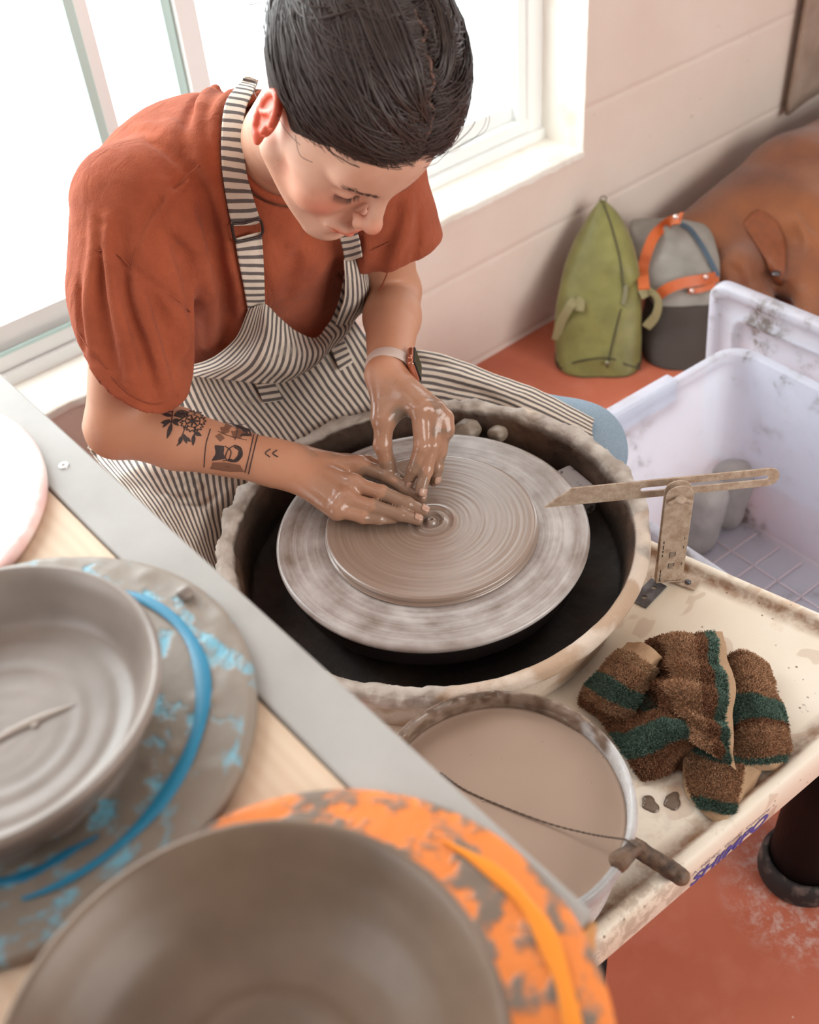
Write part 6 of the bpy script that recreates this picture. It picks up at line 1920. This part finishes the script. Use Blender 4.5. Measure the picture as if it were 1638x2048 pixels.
# ================================================================== DOG
def dog():
    s = SDF()
    A = lambda px, py, z: atz(px, py, z)
    s.rc((2.17, 1.440, .115), (2.50, 1.40, .150), .110, .150, k=.05)
    s.rc((2.50, 1.40, .150), (3.05, 1.36, .150), .155, .165, k=.05)
    s.el(A(1590, 440, .15), (.17, .14, .12), k=.05)
    s.rc(A(1500, 420, .15), A(1440, 480, .13), .085, .078, k=.05)          # neck
    s.el(A(1478, 520, .115), (.082, .088, .072), k=.03)                    # skull
    s.rc(A(1490, 560, .085), A(1535, 645, .045), .055, .036, k=.03)         # muzzle
    s.el(A(1430, 500, .12), (.05, .06, .05), k=.03)
    s.rc(A(1452, 560, .09), A(1500, 640, .04), .040, .030, k=.03)
    # ear laid back
    s.rc(A(1512, 455, .18), A(1552, 540, .130), .030, .018, k=.012, flat=unit((.1, -.3, .95)), fs=.5)
    s.rc(A(1552, 540, .13), A(1560, 560, .12), .016, .008, k=.008, flat=unit((.1, -.3, .95)), fs=.5)
    s.el(A(1585, 545, .095), (.075, .08, .07), k=.03)
    s.el(A(1468, 540, .135), (.055, .045, .045), k=.05)
    fold(s, [A(1500, 462, .185), A(1528, 490, .175), A(1540, 530, .155), A(1548, 560, .13)], -.008, .010)
    # forelegs and haunch
    s.rc(A(1625, 500, .12), A(1622, 640, .05), .055, .038, k=.03)
    s.rc(A(1622, 640, .05), A(1570, 690, .035), .038, .032, k=.02)
    s.el(A(1690, 500, .12), (.13, .15, .12), k=.04)
    fold(s, s.hits([(1440, 390), (1490, 420), (1512, 470)]), .018, .016)
    fold(s, s.hits([(1400, 430), (1450, 440), (1490, 470)]), -.014, .014)
    fold(s, s.hits([(1420, 560), (1450, 540), (1490, 545)]), -.012, .012)
    fold(s, s.hits([(1500, 370), (1570, 400), (1610, 460), (1625, 520)]), .020, .022)
    fold(s, s.hits([(1545, 365), (1600, 395), (1638, 450)]), -.020, .02)
    fold(s, s.hits([(1455, 520), (1480, 560), (1500, 600)]), -.018, .012)
    s._add(lambda P: .004*fbm(P, 9, 2, 3), (2.4, 1.3, .1), 2, 'n', 0)
    s.plane((2.4, 1.2, .002), (0, 0, -1), 1.5, .005)
    s.plane((2.4, 1.60, .2), (0, 1, 0), 1.5, .01)
    v, f = s.mesh(.0065, (1.75, .70, -.02), (3.3, 1.64, .40)); v = relax(v, f, 2)
    t = NT('chestnut_fur')
    n1 = t.noise(scale=5, detail=4); n2 = t.noise(t.mapping(t.coord(), scale=(1, 1, 3)), scale=120, detail=4)
    c = t.mix(t.ramp(n1, .35, .7), srgb(158, 92, 46), srgb(112, 60, 32))
    c = t.mix(t.math('MULTIPLY', n2, .35), c, srgb(96, 50, 28))
    c = t.mix(t.attr('dk'), c, srgb(86, 44, 28))
    t.set(color=c, rough=.6, sheen=.3); t.bump(n2, .4, .003)
    earp = np.array([A(1540, 500, .16), A(1552, 545, .13)])
    dk = np.clip(1-np.min([np.linalg.norm(v-p, axis=1) for p in earp], axis=0)/.045, 0, 1)
    hd = np.clip(1-np.linalg.norm(v-A(1470, 540, .1), axis=1)/.17, 0, 1)*.75
    root = thing('dog', 'chestnut brown dog curled up asleep on the floor against the wall', 'dog', tuple(A(1560, 640, 0)))
    bd = mesh_np('body', v, f, t.m, root, attrs={'dk': np.maximum(dk, hd)})
    bv = surf(bd)
    G = [[(1484, 448, -.004), (1500, 470, .004), (1520, 500, .008), (1538, 532, .008), (1552, 566, .001)],
         [(1502, 428, .002), (1526, 456, .010), (1542, 494, .014), (1552, 530, .012), (1558, 568, .003)],
         [(1520, 416, -.006), (1554, 446, .003), (1570, 490, .006), (1570, 532, .004), (1564, 570, -.002)]]
    D = grid_spline(np.array(G, float), 14, 24); P = np.array([[on(bv, *D[i, j]) for j in range(24)] for i in range(14)])
    for _ in range(4):
        Q = P.copy(); Q[1:-1, 1:-1] = (P[:-2, 1:-1]+P[2:, 1:-1]+P[1:-1, :-2]+P[1:-1, 2:])/4; P = Q
    t = NT('dark_ear_fur'); t.set(color=t.mix(t.noise(scale=60, detail=3), srgb(146, 80, 42), srgb(112, 58, 33)), rough=.6)
    e = mesh_np('ear', P.reshape(-1, 3), grid_faces(14, 24), t.m, root); solidify(e, .006); e['label'] = 'dark folded ear'
    t = NT('dull_tag'); t.set(color=srgb(110, 108, 112), rough=.3, metal=.8)
    c = A(1552, 548, .140); V, F = tube_vf(np.array([c, c+(0, 0, .004)]), .011, 20); mesh_np('collar_tag', V, [tuple(q) for q in F], t.m, root)
dog()

# ================================================================== PLASTIC TOTE AND LID
def plastic():
    t = NT('frosted_plastic_smeared')
    sm = t.ramp(t.noise(t.mapping(t.coord(), scale=(1, 1, 1)), scale=14, detail=9, rough=.80), .53, .62)
    big = t.ramp(t.noise(scale=3.2, detail=3), .45, .6)
    sm = t.math('MULTIPLY', sm, t.math('ADD', t.math('MULTIPLY', big, .7), .15))
    c = t.mix(sm, srgb(222, 225, 236), srgb(120, 104, 90))
    d = t.n('ShaderNodeBsdfPrincipled'); t.put(d.inputs['Base Color'], c); d.inputs['Roughness'].default_value = .32
    tr = t.n('ShaderNodeBsdfTranslucent'); t.put(tr.inputs[0], t.mix(sm, (.92, .93, .96, 1), (.3, .25, .2, 1)))
    tp = t.n('ShaderNodeBsdfTransparent'); tp.inputs[0].default_value = (.93, .94, .97, 1)
    m1 = t.n('ShaderNodeMixShader'); m1.inputs[0].default_value = .42; t.put(m1.inputs[1], d.outputs[0]); t.put(m1.inputs[2], tr.outputs[0])
    m2 = t.n('ShaderNodeMixShader'); t.put(m2.inputs[0], t.math('MULTIPLY', t.math('SUBTRACT', 1.0, sm), .34)); t.put(m2.inputs[1], m1.outputs[0]); t.put(m2.inputs[2], tp.outputs[0])
    t.put(t.o.inputs[0], m2.outputs[0])
    return t.m
M_pp = plastic()
def rrect(cx, cy, hx, hy, r, rot, n_=8):
    out = []
    for sx, sy, a0 in ((1, 1, 0), (-1, 1, 90), (-1, -1, 180), (1, -1, 270)):
        for q in np.linspace(0, 90, n_):
            a = math.radians(a0+q); out.append((sx*(hx-r)+r*math.cos(a), sy*(hy-r)+r*math.sin(a)))
    out = np.array(out); c, s = math.cos(rot), math.sin(rot)
    return out @ np.array([[c, s], [-s, c]]) + (cx, cy)
def loft(rings, close=True):
    m = len(rings[0]); V = np.concatenate(rings)
    F = [(i*m+j, i*m+(j+1) % m, (i+1)*m+(j+1) % m, (i+1)*m+j) for i in range(len(rings)-1) for j in range(m)]
    return V, F
def tote():
    root = thing('storage_tote', 'open frosted plastic tote smeared with clay beside the wheel', 'tote', (1.24, .60, 0))
    cx, cy, rot = 1.247, .590, math.radians(-4)
    H = .362
    def ring(hx, hy, r, z): 
        q = rrect(cx, cy, hx, hy, r, rot, 10); return np.c_[q, np.full(len(q), z)]
    t = .003
    R_ = [ring(.205, .290, .04, .006), ring(.212, .298, .045, .012), ring(.236, .335, .05, H-.05), ring(.238, .337, .05, H-.012), ring(.250, .349, .055, H-.010), ring(.251, .350, .056, H-.016), ring(.253, .352, .057, H-.016), ring(.253, .352, .057, H-.003), ring(.250, .349, .055, H), ring(.236, .335, .05, H), ring(.234, .333, .048, H-.006), ring(.233, .332, .048, H-.05), ring(.208, .294, .043, .016), ring(.200, .286, .038, .010)]
    V, F = loft(R_); m = len(R_[0]); F = F + [tuple(range(m))[::-1], tuple((len(R_)-1)*m+j for j in range(m))]
    # subdivide sides lightly not needed
    o = mesh_np('tub', V, F, M_pp, root); o.modifiers.new('wn', 'WEIGHTED_NORMAL')
    # raised handle block on the far-left rim
    c, s = math.cos(rot), math.sin(rot)
    def loc(x, y): return (cx + c*x - s*y, cy + s*x + c*y)
    b = MB(); M = np.eye(4); M[:2, :2] = [[c, -s], [s, c]]; M[:3, 3] = (cx, cy, 0)
    b.add(*box_vf((-.135, .334, H-.045), (.075, .362, H+.006), M)); b.build('handle', M_pp, root, smooth=False, bevel=.006, seg=3)
    # waffle ribs under the floor
    b = MB()
    for x in np.arange(-.16, .17, .055): b.add(*box_vf((x-.0015, -.27, .0101), (x+.0015, .27, .0125), M))
    for y in np.arange(-.25, .26, .055): b.add(*box_vf((-.19, y-.0015, .0101), (.19, y+.0015, .0125), M))
    t_ = NT('plastic_rib'); t_.set(color=srgb(206, 190, 194), rough=.4)
    b.build('floor_ribs', t_.m, root, smooth=False)
tote()
def lid():
    root = thing('tote_lid', 'frosted plastic tote lid with stepped rim standing upright behind the tote', 'lid', (1.60, .70, 0))
    top = np.array((1.556, 0, .444)); bot = np.array((1.60, 0, .003))
    up = unit(top-bot); L_ = np.linalg.norm(top-bot); nr = unit(np.cross((0, 1, 0), up)); nr = nr if nr[0] < 0 else -nr
    def ring(hx, hy, r, d):
        q = rrect(0, 0, hx, hy, r, 0, 10); cen = bot + up*L_/2 + np.array((0, .70, 0))
        return cen + q[:, :1]*np.array((0, 1., 0)) + q[:, 1:]*up + nr*d
    R_ = [ring(.312, L_/2, .035, -.014), ring(.312, L_/2, .035, .004), ring(.308, L_/2-.004, .033, .008), ring(.294, L_/2-.018, .03, .008), ring(.290, L_/2-.022, .03, .002), ring(.262, L_/2-.050, .03, .001), ring(.258, L_/2-.054, .028, .007), ring(.250, L_/2-.062, .026, .007), ring(.246, L_/2-.066, .026, -.002), ring(.215, L_/2-.097, .03, -.003), ring(.210, L_/2-.102, .03, .003), ring(.17, L_/2-.14, .03, .003)]
    V, F = loft(R_); m = len(R_[0]); F += [tuple((len(R_)-1)*m+j for j in range(m))]
    o = mesh_np('lid_panel', V, F, M_pp, root); solidify(o, .003)
lid()
t = NT('pale_grey_clay'); t.set(color=t.mix(t.ramp(t.noise(scale=20, detail=4), .3, .7), srgb(168, 160, 156), srgb(146, 138, 132)), rough=.5); M_pc = t.m
def block(name, c, r, h_, seed, label):
    s = SDF(); c = np.array(c, float); s.rc(c+(0, 0, -h_*.3), c+(.01, .0, h_*.35), r, r*.9, k=.02); s.el(c+(r*.5, -r*.3, h_*.2), (r*.6, r*.5, h_*.4), k=.02)
    s._add(lambda P: .006*fbm(P, 22, 3, seed), c, .3, 'n', 0); s.plane((c[0], c[1], .0135), (0, 0, -1), .3, .002)
    v, f = s.mesh(.004, c-.16, c+.18); o = mesh_np(name, v, f, M_pc); tag(o, label, 'clay lump', 'clay lumps in the tote')
block('clay_block', atz(1396, 1036, .075), .045, .13, 3, 'grey lump of wet clay in the tote nearest the gauge')
block('clay_block', atz(1452, 992, .075), .042, .12, 6, 'grey lump of wet clay in the tote corner behind the other lump')
